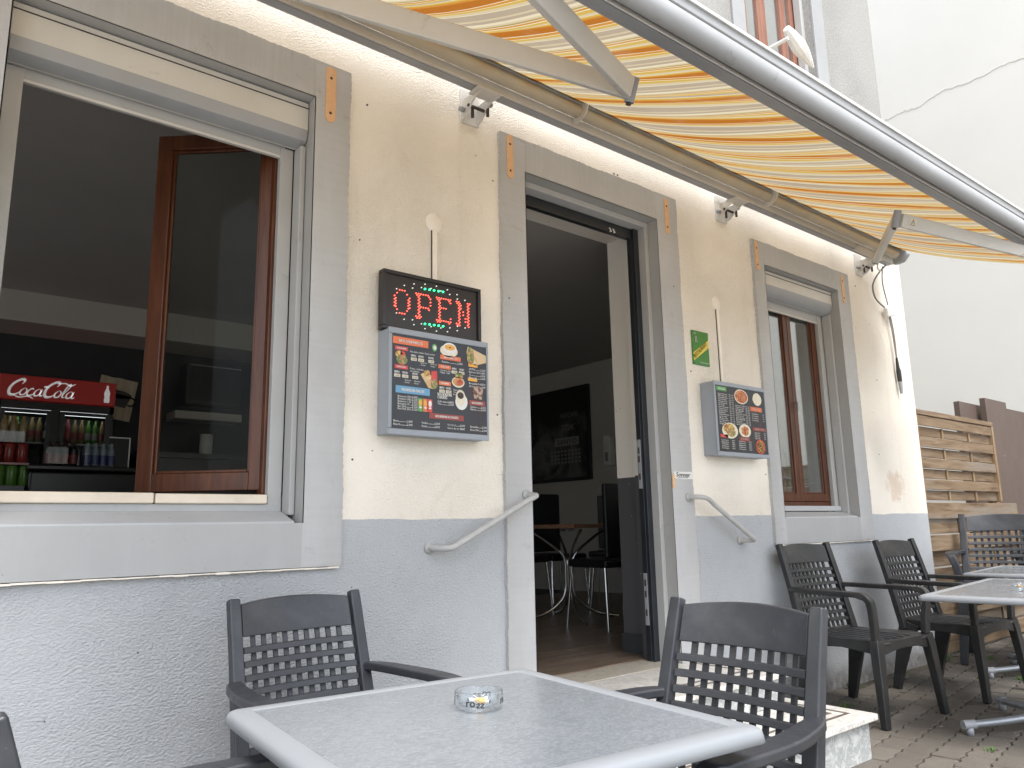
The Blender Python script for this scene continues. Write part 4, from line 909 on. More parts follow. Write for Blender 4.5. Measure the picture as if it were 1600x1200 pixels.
# green plaque
t = thing('restaurant_plaque', 'small green enamel plaque with a diagonal yellow RESTAURANT band and letter R', 'plaque', (3.80, 0, 2.045))
x0, x1, z0, z1 = 3.722, 3.882, 2.046, 2.260
pb = MB().box(x0, x1, -.010, -.0008, z0, z1).build('plate', flat('enamel_green', (.05, .20, .03), .3), t, bevel=.002)
mb = MB(); mb.add([(x0+.002, -.0112, z0+.022), (x0+.002, -.0112, z0+.072), (x1-.002, -.0112, z1-.045), (x1-.002, -.0112, z1-.095)], [(0,3,2,1)]); mb.build('yellow_band', flat('plaque_yellow', (.72, .55, .08), .3), pb)
mb = MB(); text(mb, 'RESTAURANT', x0+.012, z0+.036, .026, -.0124, .165, 'l', rot=math.atan2(.119, .156), bold=.0006); mb.build('band_lettering', flat('plaque_dark', (.05, .10, .02), .4), pb)
mb = MB(); text(mb, 'R', x0+.022, z1-.075, .042, -.0124, .026, bold=.001); text(mb, '521', x0+.012, z1-.024, .012, -.0124, .024); text(mb, 'Code de Commerce', x0+.06, z0+.014, .008, -.0124, .095); mb.build('white_lettering', PW, pb)
for x, z in ((x0+.008, z1-.008), (x1-.008, z1-.008), (x0+.008, z0+.008), (x1-.008, z0+.008)): MB().lathe([(0, -.0125), (.003, -.012), (.003, -.0105)], c=(x, 0, z), n=8, axis='y').build('screw', M_RUST, pb)

# ------------------------------------------------------------------ AWNING
aw = thing('awning', 'extended striped yellow and orange folding arm awning across the facade', 'awning', (3.0, 0, 3.2))
AX0, AX1 = -.35, 6.26
def tl(x): return .02*(x-1.4)*0.9       # the front bar rises a little to the right
# torsion bar, roller, hood
MB().box(AX0, AX1+.02, -.165, -.10, 3.165, 3.215).build('torsion_bar', M_ALU, aw, bevel=.004)
MB().box(AX0, AX1-.02, -.155, -.112, 3.160, 3.1645).build('bar_groove', M_ALUG, aw)
MB().tube([(AX0, -.205, 3.228), (AX1-.05, -.205, 3.228)], .036, 20).build('roller_tube', M_ROLL, aw)
hood = [(-.10, 3.300), (-.10, 3.306), (-.18, 3.318), (-.25, 3.306), (-.275, 3.285), (-.278, 3.255), (-.270, 3.252), (-.262, 3.262), (-.262, 3.28), (-.24, 3.297), (-.18, 3.308)]
MB().prism_x(hood, AX0, AX1).build('hood', M_ALUG, aw)
MB().prism_x([(-.10, 3.20), (-.10, 3.315), (-.19, 3.325), (-.28, 3.30), (-.285, 3.22), (-.24, 3.17), (-.17, 3.16)], AX1+.0, AX1+.055).build('end_cap', M_BOXD, aw, bevel=.012)
for x in (2.62, 4.38): 
    mb = MB(); mb.sweep(cr([(x, -.168, 3.20), (x, -.20, 3.185), (x, -.248, 3.21), (x, -.262, 3.25), (x, -.275, 3.262)], 4), (.045, .006), (1,0,0)); mb.build('roller_clip', M_ALU, aw)
    MB().lathe([(0, .012), (.012, .01), (.012, -.01), (0, -.012)], c=(x+.02, -.262, 3.258), n=10, axis='z').build('rusty_bolt', M_PEACH, aw)
# wall brackets
for x in (.1, 2.06, 4.12, 5.98):
    mb = MB(); mb.box(x-.055, x+.055, -.012, -.0005, 3.05, 3.23)
    br_ = mb.build('wall_bracket', M_ALU, aw, bevel=.003)
    MB().prism_x([(-.012, 3.06), (-.045, 3.07), (-.10, 3.12), (-.165, 3.145), (-.165, 3.16), (-.012, 3.16)], x-.05, x-.042).build('bracket_cheek', M_ALU, br_)
    MB().prism_x([(-.012, 3.06), (-.045, 3.07), (-.10, 3.12), (-.165, 3.145), (-.165, 3.16), (-.012, 3.16)], x+.042, x+.05).build('bracket_cheek', M_ALU, br_)
    MB().box(x-.07, x+.07, -.18, -.095, 3.148, 3.159).build('clamp_plate', M_ALU, br_, bevel=.003)
    for (dx, yy, zz, ax) in ((-.066, -.035, 3.10, 'x'), (.055, -.10, 3.135, 'x')): MB().lathe([(0, -.012), (.013, -.012), (.013, .012), (0, .012)], c=(x+dx, yy, zz), n=6, axis='x').build('bolt', M_STEEL, br_)
    for (dx, yy, zz) in ((-.02, -.06, 3.06), (.05, -.09, 3.075)): MB().lathe([(0, 0), (.008, 0), (.008, .06), (0, .06)], c=(x+dx, yy, zz), n=8).build('bolt', M_RUST, br_)
    MB().tube([(x-.055, -.07, 3.11), (x+.055, -.07, 3.11)], .008, 8).build('pivot_pin', M_RUST, br_)
# arms
def arm(S, E, Fp, nm='folding_arm'):
    S, E, Fp = Vector(S), Vector(E), Vector(Fp); nrm = (E-S).cross(Fp-E).normalized()
    if nrm.z < 0: nrm = -nrm
    a = MB().beam(S, E+(E-S).normalized()*.0, .040, .085, nrm, .036, .070).build(nm, M_ALU, aw, bevel=.006)
    d = (Fp-E).normalized(); MB().beam(E+d*.03, Fp, .036, .072, nrm, .034, .066).build('forearm', M_ALU, a, bevel=.006)
    MB().tube([E-nrm*.045, E+nrm*.045], .019, 12).build('elbow_joint', M_ALUG, a)
    MB().tube([E-nrm*.055, E-nrm*.045], .010, 8).build('elbow_bolt', M_RUST, a)
    MB().tube([S-nrm*.05, S+nrm*.05], .024, 12).build('shoulder_joint', M_ALUG, a)
    MB().beam(S, (S.x, -.14, 3.19), .05, .05).build('shoulder_block', M_ALU, a, bevel=.006)
    return a, d, nrm
arm((.32, -.30, 3.03), (1.99, -1.11, 2.672), (1.13, -1.45, 2.55))
a2, d2, n2 = arm((5.66, -.30, 3.05), (3.98, -1.165, 2.648), (4.98, -1.45, 2.60))
# warning triangle on the right forearm
E2 = Vector((3.98, -1.165, 2.648)); side = d2.cross(n2).normalized()
if side.y > 0: side = side  # visible side faces the camera
cs = E2+d2*.10
for sg in (-1, 1):
    mb = MB(); o_ = cs+side*sg*.0195
    mb.add([o_-d2*.022-n2*.02, o_+d2*.022-n2*.02, o_+d2*.022+n2*.022, o_-d2*.022+n2*.022], [(0,1,2,3)]); mb.build('warning_label', PC, a2)
    o_ = cs+side*sg*.0202; mb = MB()
    T = [o_-d2*.018-n2*.016, o_+d2*.018-n2*.016, o_+n2*.018]
    for i in range(3):
        p, q = T[i], T[(i+1) % 3]; cc = (T[0]+T[1]+T[2])/3; mb.add([p, q, q+(cc-q)*.22, p+(cc-p)*.22], [(0,1,2,3)])
    mb.add([o_-d2*.0015-n2*.008, o_+d2*.0015-n2*.008, o_+d2*.002+n2*.006, o_-d2*.002+n2*.006], [(0,1,2,3)])
    mb.build('warning_triangle', M_RUBBER, a2)
# fabric
mb = MB(); nx_, ny_ = 300, 18
F0 = (-.235, 3.262); 
def fz(x, s):
    yb, zb = -1.415, 2.695+tl(x)
    y = F0[0]+(yb-F0[0])*s; z = F0[1]+(zb-F0[1])*s
    z -= .045*4*s*(1-s)*(1-.35*s)
    z += (.010*math.sin(x*22.7)+.006*math.sin(x*41+1.3)+.004*math.sin(x*63+.4+s*2))*math.sin(math.pi*min(1, s*1.15))*(.4+.6*(1-s))
    z += .010*math.sin(x*3.1+.5)*math.sin(math.pi*s)
    return y, z
vs = []
for i in range(nx_+1):
    x = AX0+.05+(AX1-AX0-.09)*i/nx_
    for j in range(ny_+1): y, z = fz(x, j/ny_); vs.append((x, y, z))
fs = [(i*(ny_+1)+j, (i+1)*(ny_+1)+j, (i+1)*(ny_+1)+j+1, i*(ny_+1)+j+1) for i in range(nx_) for j in range(ny_)]
mb.add(vs, fs, True); fo = mb.build('fabric', M_FABRIC, aw)
mb = MB(); mb.tube([(x, *[q for q in fz(x, 1)]) for x in [AX0+.05+(AX1-AX0-.09)*i/20 for i in range(21)]], .006, 6); mb.build('fabric_hem', M_PALE, fo)
# front bar profile: flat grey underside, dark slot, rounded silver front
def bar(prof, name, mat, par=aw, sm=False):
    b = 0; m_ = MB(); m_.prism_x([(y, z+tl(AX0)) for y, z in prof], AX0-.1, AX1+.05, tl(AX1)-tl(AX0)); return m_.build(name, mat, par, bevel=.0 if sm else .002)
fb = bar([(-1.395, 2.607), (-1.470, 2.575), (-1.475, 2.590), (-1.475, 2.60), (-1.405, 2.70), (-1.395, 2.70)], 'front_bar', M_ALUG)
bar([(-1.478, 2.571), (-1.484, 2.570), (-1.484, 2.60), (-1.478, 2.60)], 'inner_lip', M_ALU, fb)
bar([(-1.4855, 2.585), (-1.495, 2.585), (-1.495, 2.64), (-1.4855, 2.64)], 'dark_slot', M_RUST, fb)
pr = []
for k in range(9): a = R(-150+k*17); pr.append((-1.525+.0-.032*math.cos(a+math.pi)*1.0 if False else -1.528-.030*math.sin(R(180-(-10+k*22))), 2.620-.046*math.cos(R(-10+k*22))))
bar([(-1.497, 2.573), (-1.508, 2.565), (-1.528, 2.566), (-1.543, 2.577), (-1.549, 2.598), (-1.547, 2.618), (-1.543, 2.628), (-1.527, 2.631), (-1.527, 2.637), (-1.541, 2.640), (-1.543, 2.672), (-1.536, 2.686), (-1.524, 2.694), (-1.50, 2.694), (-1.4755, 2.70), (-1.4755, 2.645), (-1.497, 2.645)], 'front_profile', M_ALUB, fb)
bar([(-1.5425, 2.670), (-1.551, 2.668), (-1.551, 2.680), (-1.537, 2.688)], 'top_trim', M_WHITE, fb)
MB().tube(cr([(6.05, -.13, 3.165), (6.05, -.13, 3.13), (6.06, -.12, 3.10), (6.075, -.13, 3.085), (6.06, -.14, 3.07), (6.045, -.13, 3.09), (6.05, -.13, 3.11)], 4), .006, 8).build('crank_eye', M_WHITE, aw)

# cable with junction box
t = thing('hanging_cable', 'grey cable with a white junction box and black plug hanging from the awning end', 'cable', (6.3, -.05, 2.8))
MB().tube(cr([(6.22, -.12, 3.16), (6.15, -.08, 3.08), (6.10, -.05, 2.98), (6.15, -.04, 2.88), (6.29, -.04, 2.83)], 6), .007, 8).build('cable_loop', M_CABLE, t)
MB().tube(cr([(6.20, -.10, 3.15), (6.26, -.06, 3.03), (6.36, -.04, 2.86)], 6), .005, 8).build('cable', M_CABLE, t)
MB().box(-.075, .075, -.035, .0, -.035, .045).xf(Matrix.Translation((6.38, -.02, 2.80)) @ Matrix.Rotation(R(-14), 4, 'Y')).build('junction_box', M_WHITE, t, bevel=.010)
for dx in (-.012, .014): MB().tube(cr([(6.38+dx, -.035, 2.77), (6.42+dx, -.03, 2.62), (6.43+dx*.3, -.03, 2.42)], 6), .005, 6).build('cable', M_CABLE, t)
MB().tube([(6.43, -.03, 2.42), (6.435, -.03, 2.33), (6.44, -.03, 2.31), (6.445, -.03, 2.22)], [.009, .015, .019, .018], 10).build('plug', M_RUBBER, t)
MB().tube([(6.447, -.03, 2.22), (6.45, -.03, 2.12)], [.018, .012], 8).build('plug_tail', M_STEEL, t)

# spot lamp on an outrigger
t = thing('spot_lamp', 'white spot lamp on a short arm beside the upper window', 'lamp', (4.30, 0, 4.20))
MB().tube([(4.29, 0, 4.20), (4.29, -.50, 4.205)], .014, 10).build('lamp_arm', M_WHITE, t)
MB().lathe([(0, -.02), (.05, -.02), (.05, .0), (0, 0)], c=(4.29, -.001, 4.20), n=16, axis='y').build('wall_rose', M_WHITE, t)
mb = MB(); mb.lathe([(0, .0), (.026, .006), (.036, .03), (.048, .08), (.055, .12), (.046, .17), (.028, .22), (.008, .262), (0, .265)], n=10)
mb.xf(Matrix.Translation((4.27, -.50, 4.275)) @ Matrix.Rotation(R(118), 4, 'Y') @ Matrix.Diagonal((1, .9, 1.35, 1))).build('lamp_head', M_WHITE, t, smooth=False)
MB().lathe([(0, 0), (.03, .0), (.03, .012), (0, .012)], n=12).xf(Matrix.Translation((4.385, -.50, 4.165)) @ Matrix.Rotation(R(28), 4, 'Y') @ Matrix.Diagonal((1.6, .8, 1, 1))).build('lamp_glass', M_RUBBER, t)

# ------------------------------------------------------------------ NEIGHBOUR, FENCES
nb = thing('neighbouring_house', 'tall plain cream wall of the neighbouring house with a long diagonal crack', 'building', (11.5, 0, 0))
MB().box(11, 11.6, -11, 14, -.2, 13).build('wall', M_NEIGH, nb)
mb = MB(); P = []; x = 0
pts = [(2.0, 6.75), (1.55, 7.0), (1.25, 7.0), (.9, 7.2), (.6, 7.2), (.2, 7.5), (-.15, 7.75), (-.5, 7.9), (-.9, 8.2)]
pts = [(1.74, 6.93), (1.5, 6.95), (1.2, 6.94), (.9, 7.02), (.6, 6.98), (.2, 7.02), (-.1, 7.0), (-.5, 7.05)]
fine = cr([(10.997, a, b) for a, b in pts], 7); fine = [(p.x, p.y, p.z+random.uniform(-.02, .02)) for p in fine]
for p, q in zip(fine, fine[1:]): mb.beam(p, q, .0025, .0055, (1, 0, 0))
mb.build('crack', flat('crack_brown', (.60, .56, .46), .9), nb)
mb = MB(); mb.box(10.99, 10.9985, .28, .31, 3.1, 3.14); mb.build('wall_hook', M_RUST, nb)

def fence_panel(name, label, x0, x1, zb, zt, y, nsl, frame=True, skip=0):
    t = thing(name, label, 'fence panel', ((x0+x1)/2, y, zb), group='wooden fence panels')
    if frame:
        for a in (x0, x1-.045): MB().box(a, a+.045, y-.03, y+.03, zb, zt-.045).build('stile', M_POST, t, bevel=.004)
        MB().box(x0, x1, y-.03, y+.03, zt-.045, zt).build('top_rail', M_PLANK, t, bevel=.005)
    ztop = zt-(.046 if frame else 0); pitch = (ztop-zb)/nsl
    xa, xb = (x0+.046, x1-.046) if frame else (x0, x1)
    for k in range(nsl):
        z1_ = ztop-k*pitch; front = (k % 2 == 0); yy = y-.016 if front else y+.012; hh = pitch*1.04 if front else pitch*.98
        o = MB().box(xa, xb, yy-.006, yy+.006, z1_-hh+.004, z1_-.003).build('slat', M_PLANK, t, bevel=.004, seg=1)
    for fx_ in (.32, .68):
        xx = xa+(xb-xa)*fx_
        for k in range(nsl):
            if k % 2 == 1: z1_ = ztop-k*pitch; MB().box(xx-.016, xx+.016, y-.008, y+.003, z1_-pitch+.002, z1_-.002).build('batten', M_POST, t)
    return t
fence_panel('wooden_fence_panel', 'upper framed panel of weathered woven wooden fence beyond the building corner', 6.80, 8.56, 1.25, 2.035, .06, 8)
fence_panel('wooden_fence_panel', 'lower unframed panel of weathered woven wooden fence with wide planks, behind the chairs', 6.765, 8.85, .02, 1.235, .03, 9, frame=False)
for x, z1_, lb in ((6.80, 2.05, 'square wooden fence post against the building corner'), (8.66, 1.93, 'square wooden fence post at the right end of the framed panel')):
    o = MB().box(-.035, .035, -.035, .035, 0, z1_).build('fence_post', M_POST, bevel=.005, loc=(x, .14, 0)); tag(o, lb, 'post', 'fence posts')
for (x0, x1, zt, y, lb) in ((8.62, 9.25, 2.30, .34, 'narrow brown steel sheet standing behind the fence, leftmost of three'), (9.05, 9.66, 2.36, .24, 'tall dark brown steel sheet in the middle of three behind the fence'), (9.62, 10.9, 2.34, .36, 'wide brown steel sheet right of the others behind the fence')):
    t = thing('steel_sheet', lb, 'steel sheet', ((x0+x1)/2, y, 0), group='brown steel sheets')
    MB().box(x0, x1, y-.004, y+.004, 0, zt).build('sheet', M_BRSTEEL, t); MB().box(x0, x0+.004, y+.0045, y+.05, 0, zt).build('folded_edge', M_BRSTEEL, t)
    for z in (.7, 1.75): MB().lathe([(0, -.004), (.009, -.003), (.009, 0)], c=(x0+.35, y-.0045, z), n=8, axis='y').build('rivet', M_STEEL, t)
# fence along the far side of the terrace, mirrored in the closed window
for k in range(3):
    t = fence_panel('wooden_fence_panel', ['far terrace fence panel mirrored in the closed window, nearest the neighbouring wall', 'middle far terrace fence panel of woven planks outside the right edge of the view', 'last far terrace fence panel of woven planks, outside the right edge of the view'][k], 0, 1.8, 0, 1.9, 0, 14)
    t.location = (10.4, -1.6-k*1.85, 0); t.rotation_euler = (0, 0, R(-90))

# potted plant inside window 2
t = thing('window_plant', 'green leafy plant in a pink pot behind the closed window', 'plant', (5.28, .33, 1.22))
MB().lathe([(0, 0), (.05, 0), (.065, .10), (.06, .10), (.0, .09)], n=16).build('pot', flat('pink_pot', (.55, .06, .2), .4), t, world=False)
M_LEAF = pm('leaf_green', (.10, .26, .04), .5, .3, 20)
for k in range(34):
    a = random.uniform(0, 2*math.pi); l = random.uniform(.12, .42); tl_ = random.uniform(.05, .5)
    mb = MB(); P = [Vector((math.cos(a)*l*tl_*s, math.sin(a)*l*tl_*s*.4, .09+l*1.2*s-(s*s)*.1)) for s in (0, .33, .66, 1)]
    wv = Vector((-math.sin(a), math.cos(a), .2)); vs = []
    for p, q in zip(P, (.006, .016, .014, .001)): vs += [p-wv*q, p+Vector((0,0,-.004)), p+wv*q]
    mb.add(vs, [(i*3+j, i*3+j+1, i*3+j+4, i*3+j+3) for i in range(3) for j in range(2)], True); mb.build('leaf', M_LEAF, t, world=False)

# ------------------------------------------------------------------ TABLES
def tabletop_mat():
    m, n, b = new_mat('tabletop_swirl'); v = objco(n)
    f = noise(n, objco(n, (14, 26, 14)), 2.4, 4, .55, 2.2)
    c = ramp(n, f, [(.36, (.165, .18, .195)), (.5, (.18, .197, .212)), (.56, (.235, .25, .265)), (.6, (.19, .205, .22)), (.7, (.17, .185, .20))])
    n.links.new(c, b.inputs['Base Color']); n.links.new(ramp(n, noise(n, v, 9, 5), [(.3, g(.16)), (.7, g(.28))]), b.inputs['Roughness'])
    b.inputs['Specular IOR Level'].default_value = .55
    bump(n, b, f, .18, .0015); return m
M_TOP = tabletop_mat()
def rrect(w, d, r, n=5):
    out = []
    for cx_, cy_, a0 in ((w-r, d-r, 0), (-w+r, d-r, 90), (-w+r, -d+r, 180), (w-r, -d+r, 270)):
        for k in range(n+1): a = R(a0+90*k/n); out.append((cx_+r*math.cos(a), cy_+r*math.sin(a)))
    return out
def table(name, label, loc, rz, w, d, h=.72):
    t = thing(name, label, 'table', loc, rz, 'terrace tables')
    mb = MB(); rings = [(w-.048, d-.048, .012, h-.001), (w-.044, d-.044, .014, h+.0012), (w-.010, d-.010, .018, h), (w-.004, d-.004, .020, h-.003), (w, d, .022, h-.008), (w+.003, d+.003, .022, h-.026), (w-.002, d-.002, .020, h-.029), (w-.014, d-.014, .02, h-.029), (w-.016, d-.016, .02, h-.012)]
    n = 24; vs = []
    for a, b, r, z in rings: vs += [(x, y, z) for x, y in rrect(a, b, r)]
    mb.add(vs, [(i*n+k, (i+1)*n+k, (i+1)*n+(k+1) % n, i*n+(k+1) % n) for i in range(len(rings)-1) for k in range(n)], False); rm = mb.build('rim', M_RIM, t, world=False)
    rm.data.polygons.foreach_set('use_smooth', [True]*len(rm.data.polygons)); 
    mb = MB(); mb.prism_z(rrect(w-.047, d-.047, .012), h-.012, h-.0006); mb.build('tabletop', M_TOP, t, world=False)
    MB().box(-.04, .04, -.04, .04, .05, h-.03).build('column', M_STEEL, t, world=False, bevel=.01)
    MB().box(-.2, .2, -.2, .2, h-.028, h-.014).build('top_plate', M_STEEL, t, world=False)
    for sx_ in (-1, 1):
        for sy in (-1, 1):
            ex, ey = sx_*(.33 if w < .5 else .36), sy*.33
            l_ = MB().tube(cr([(0, 0, .09), (ex*.3, ey*.3, .075), (ex*.7, ey*.7, .058), (ex, ey, .05)], 4), .019, 12).build('base_leg', M_STEEL, t, world=False)
            MB().tube([(ex*.93, ey*.93, .052), (ex*1.06, ey*1.06, .05)], .023, 12).build('foot_cap', M_ALUG, l_, world=False)
            MB().lathe([(0, 0), (.02, 0), (.018, .04), (0, .04)], c=(ex*.99, ey*.99, .001), n=10).build('foot_pad', M_ALUG, l_, world=False)
    return t
table('terrace_table', 'nearest grey terrace table with pale plastic rim, carrying the glass ashtray', (.982, -1.472, 0), R(-5.5), .395, .405)
TA = R(7)
table('terrace_table', 'grey terrace table with the butt filled ashtray, nearer of two at the right edge', (4.86, -1.31, 0), TA, .70, .40)
table('terrace_table', 'grey terrace table at the right edge, farther of the two, nearest the fence', (6.50, -.84, 0), TA, .55, .38)

# ------------------------------------------------------------------ CHAIRS
def Bp(u, z, dy=0, wt=.214, wb=.222):
    s = (z-.40)/(.90-.40); hw = wb+(wt-wb)*s
    y = .205+.115*s+.015*s*s+ .030*(1-u*u)*(.4+.6*s)+dy
    return Vector((u*hw, y, z))
def strip(mb, u0, u1, zf0, zf1, th, n=8, dy=0):
    """curved slab between heights zf0(u), zf1(u)"""
    vs = []
    for k in range(n+1):
        u = u0+(u1-u0)*k/n; a, b = zf0(u), zf1(u)
        for z, d in ((a, -th/2), (b, -th/2), (b, th/2), (a, th/2)): vs.append(Bp(u, z, d+dy))
    fs = [(0,1,2,3)[::-1], tuple(4*n+q for q in (0,1,2,3))]
    for k in range(n):
        for q in range(4): a = 4*k+q; b = 4*k+(q+1) % 4; fs.append((a, b, b+4, a+4))
    mb.add(vs, fs)
def make_chair(mat, label, rows=9, cols=10):
    t = thing('terrace_chair', label, 'chair', (0,0,0), 0, 'plastic terrace armchairs')
    B = lambda mb, nm, bv=.004, p=None: mb.build(nm, mat, p or t, world=False, bevel=bv)
    for s in (-1, 1):
        mb = MB(); P = [Bp(s, z)+Vector((s*.010, 0, 0)) for z in (.36, .46, .56, .66, .76, .84, .905)]
        mb.sweep(P, [(.050, .040), (.048, .040), (.044, .038), (.042, .036), (.040, .034), (.040, .033), (.038, .032)], (0, 1, .2)); B(mb, 'back_post', .006)
    mb = MB(); strip(mb, -.93, .93, lambda u: .790, lambda u: .886+.016*(1-u*u), .018, 12); B(mb, 'top_panel', .004)
    mb = MB(); strip(mb, -.93, .93, lambda u: .38, lambda u: .425, .016, 8); B(mb, 'lower_back_rail', .004)
    za, zb = .425, .790; dz = (zb-za)/(rows)
    for k in range(1, rows):
        z = za+dz*k; mb = MB(); strip(mb, -.93, .93, lambda u: z-.0095, lambda u: z+.0095, .016, 8, -.003); B(mb, 'cross_slat', .003)
    for k in range(1, cols):
        u = -.92+1.84*k/cols; mb = MB(); strip(mb, u-.038, u+.038, lambda q: za, lambda q: zb, .008, 1, .0075); B(mb, 'upright_slat', .0)
    # seat
    mb = MB(); nsx, nsy = 12, 10; top = []; 
    for j in range(nsy+1):
        y = -.245+.465*j/nsy; hw = .245-.03*j/nsy
        for i in range(nsx+1):
            u = -1+2*i/nsx; z = .425-.016*(1-u*u)*math.sin(math.pi*min(1, j/nsy+.1))-(.018*(1-j/2) if j < 2 else 0)*.8-.01*j/nsy
            top.append((u*hw, y+(.0 if j else -.015*(1-u*u)), z))
    W_ = nsx+1; n0 = len(top); vs = top+[(x, y, z-.014) for x, y, z in top]
    fs = [(j*W_+i, j*W_+i+1, (j+1)*W_+i+1, (j+1)*W_+i) for j in range(nsy) for i in range(nsx)]
    fs += [tuple(n0+q for q in f[::-1]) for f in fs]
    ed = [i for i in range(W_)]+[j*W_+nsx for j in range(1, nsy+1)]+[nsy*W_+i for i in range(nsx-1, -1, -1)]+[j*W_ for j in range(nsy-1, 0, -1)]
    fs += [(ed[k], n0+ed[k], n0+ed[(k+1) % len(ed)], ed[(k+1) % len(ed)]) for k in range(len(ed))]
    mb.add(vs, fs, True); st_ = mb.build('seat', mat, t, world=False)
    mb = MB()
    for k in range(5):
        x = -.13+k*.065; mb.box(x-.006, x+.006, -.20, .15, .4105, .4175)
    mb.build('seat_rib', mat, st_, world=False)
    # apron
    mb = MB(); ap = [(-.23, .19), (-.235, 0), (-.245, -.22)]; 
    for s in (-1, 1): mb.sweep([(s*.212, .20, .385), (s*.228, -.02, .39), (s*.236, -.225, .385)], [(.014, .07), (.014, .045), (.014, .07)])
    mb.sweep([(-.225, -.238, .38), (-.11, -.252, .392), (0, -.257, .395), (.11, -.252, .392), (.225, -.238, .38)], [(.014, .075), (.014, .05), (.014, .045), (.014, .05), (.014, .075)]); B(mb, 'apron', .003)
    for s in (-1, 1):
        mb = MB(); mb.sweep([(s*.232, -.228, .415), (s*.245, -.236, .36), (s*.262, -.25, .18), (s*.278, -.262, 0)], [(.066, .052), (.060, .05), (.050, .043), (.042, .036)], (0, 1, 0)); B(mb, 'front_leg', .006)
        mb = MB(); mb.sweep([(s*.222, .165, .40), (s*.232, .19, .33), (s*.248, .235, .15), (s*.258, .27, 0)], [(.03, .125), (.03, .10), (.036, .066), (.038, .045)], (0, 1, 0)); B(mb, 'rear_leg', .006)
        P = cr([Bp(s, .655)+Vector((s*.016, -.004, 0)), (s*.262, .20, .655), (s*.287, .06, .652), (s*.290, -.10, .652), (s*.284, -.195, .648), (s*.276, -.232, .628), (s*.262, -.238, .59), (s*.245, -.232, .50), (s*.238, -.228, .415)], 4)
        n = len(P); wh = []
        for i in range(n):
            q = i/(n-1); wh.append((.038+.030*math.sin(math.pi*min(1, q*1.7))**1 if q < .58 else .044, .026 if q < .5 else .034))
        mb = MB(); 
        # keep the section flat: bank with a fixed side vector
        vs = []
        for i in range(n):
            tt = (P[min(i+1, n-1)]-P[max(i-1, 0)]).normalized(); sd_ = Vector((1, 0, 0)); sd_ = (sd_-tt*sd_.dot(tt)).normalized(); uu = sd_.cross(tt)
            a, b = wh[i][0]/2, wh[i][1]/2; vs += [P[i]+sd_*a+uu*b, P[i]-sd_*a+uu*b, P[i]-sd_*a-uu*b, P[i]+sd_*a-uu*b]
        fs = [(0,3,2,1), (4*n-4, 4*n-3, 4*n-2, 4*n-1)]+[(4*i+k, 4*i+(k+1) % 4, 4*(i+1)+(k+1) % 4, 4*(i+1)+k) for i in range(n-1) for k in range(4)]
        mb.add(vs, fs); B(mb, 'armrest', .007)
    return t
ch = make_chair(M_CHAIR, 'anthracite armchair backed against the grey wall behind the nearest table')
ch.location = (1.125, -.635, 0); ch.rotation_euler = (0, 0, R(3)); ch.scale = (.96, 1, .985)
c = copy_tree(ch); c.location = (1.462, -1.56, 0); c.rotation_euler = (0, 0, R(-90)); c['label'] = 'anthracite armchair at the right side of the nearest table, in front of the marble step'
c = copy_tree(ch); c.location = (.47, -1.465, 0); c.rotation_euler = (0, 0, R(88)); c['label'] = 'anthracite armchair cut off by the bottom left corner of the photo'
chd = make_chair(M_CHAIR2, 'weathered black armchair below the closed window, nearest the marble step')
def setch(c, loc, rz, s=1): c.location = loc; c.rotation_euler = (0, 0, rz); c.scale = (s, s, s)
setch(chd, (4.58, -.45, 0), R(-6), 1.06)
c = copy_tree(chd); setch(c, (5.59, -.57, 0), R(-4), 1.06); c['label'] = 'weathered black armchair near the building corner, partly behind the right hand table'
c = copy_tree(ch); c.name = 'recliner_chair'; setch(c, (6.92, -.47, 0), R(-72), 1.25); c['label'] = 'tall anthracite armchair with arched back standing in front of the wooden fence'
c = copy_tree(ch); setch(c, (7.75, -.65, 0), R(-72), 1.22); c['label'] = 'anthracite armchair only partly in view behind the tall one at the right edge'

# ------------------------------------------------------------------ ASHTRAYS
def ash_glass():
    m, n, b = new_mat('ashtray_glass'); b.inputs['Base Color'].default_value = (.93, .97, .98, 1); b.inputs['Transmission Weight'].default_value = 1; b.inputs['Roughness'].default_value = .02; b.inputs['IOR'].default_value = 1.48
    bump(n, b, noise(n, objco(n), 40, 2), .08, .001); return m
M_ASH = glass_mat('ashtray_glass_clear', (.95, .98, 1.0), .06, .9)
def ashtray(loc, label):
    t = thing('ashtray', label, 'ashtray', loc)
    mb = MB(); prof = [(0, 0), (.046, 0), (.050, .003), (.052, .010), (.052, .034), (.050, .037), (.046, .037), (.044, .034), (.043, .011), (.040, .008), (0, .008)]
    n = 64; vs = []
    for r, z in prof:
        for k in range(n):
            a = 2*math.pi*k/n; zz = z
            if z > .03:
                d = min(abs(((a-o+math.pi) % (2*math.pi))-math.pi) for o in (.9, 2.47, 4.04, 5.61)); 
                if d < .13: zz -= .006*math.cos(d/.13*math.pi/2)
            vs.append((r*math.cos(a), r*math.sin(a), zz))
    m_ = len(prof); mb.add(vs, [(i*n+k, i*n+(k+1) % n, (i+1)*n+(k+1) % n, (i+1)*n+k) for i in range(m_-1) for k in range(n)], True)
    mb.build('glass_bowl', M_ASH, t, world=False)
    return t
az = .7212
t = ashtray((1.036, -1.408, az), 'clear glass ashtray with black ross lettering on the nearest table')
def wrap_text(mb, s, ang0, r, z, h, mirror=False, flip=False):
    tmp = MB(); text(tmp, s, 0, z, h, 0, None, 'c', mirror=mirror, bold=.0007)
    mb.add([(r*math.sin(ang0+(a/r)), -r*math.cos(ang0+(a/r)), c) for a, b, c in tmp.v], tmp.f)
mb = MB()
camang = math.atan2(-1.036, -(-2.80+1.408)*-1)  # towards the camera
fa = math.atan2(0-1.036, (2.80-1.408))
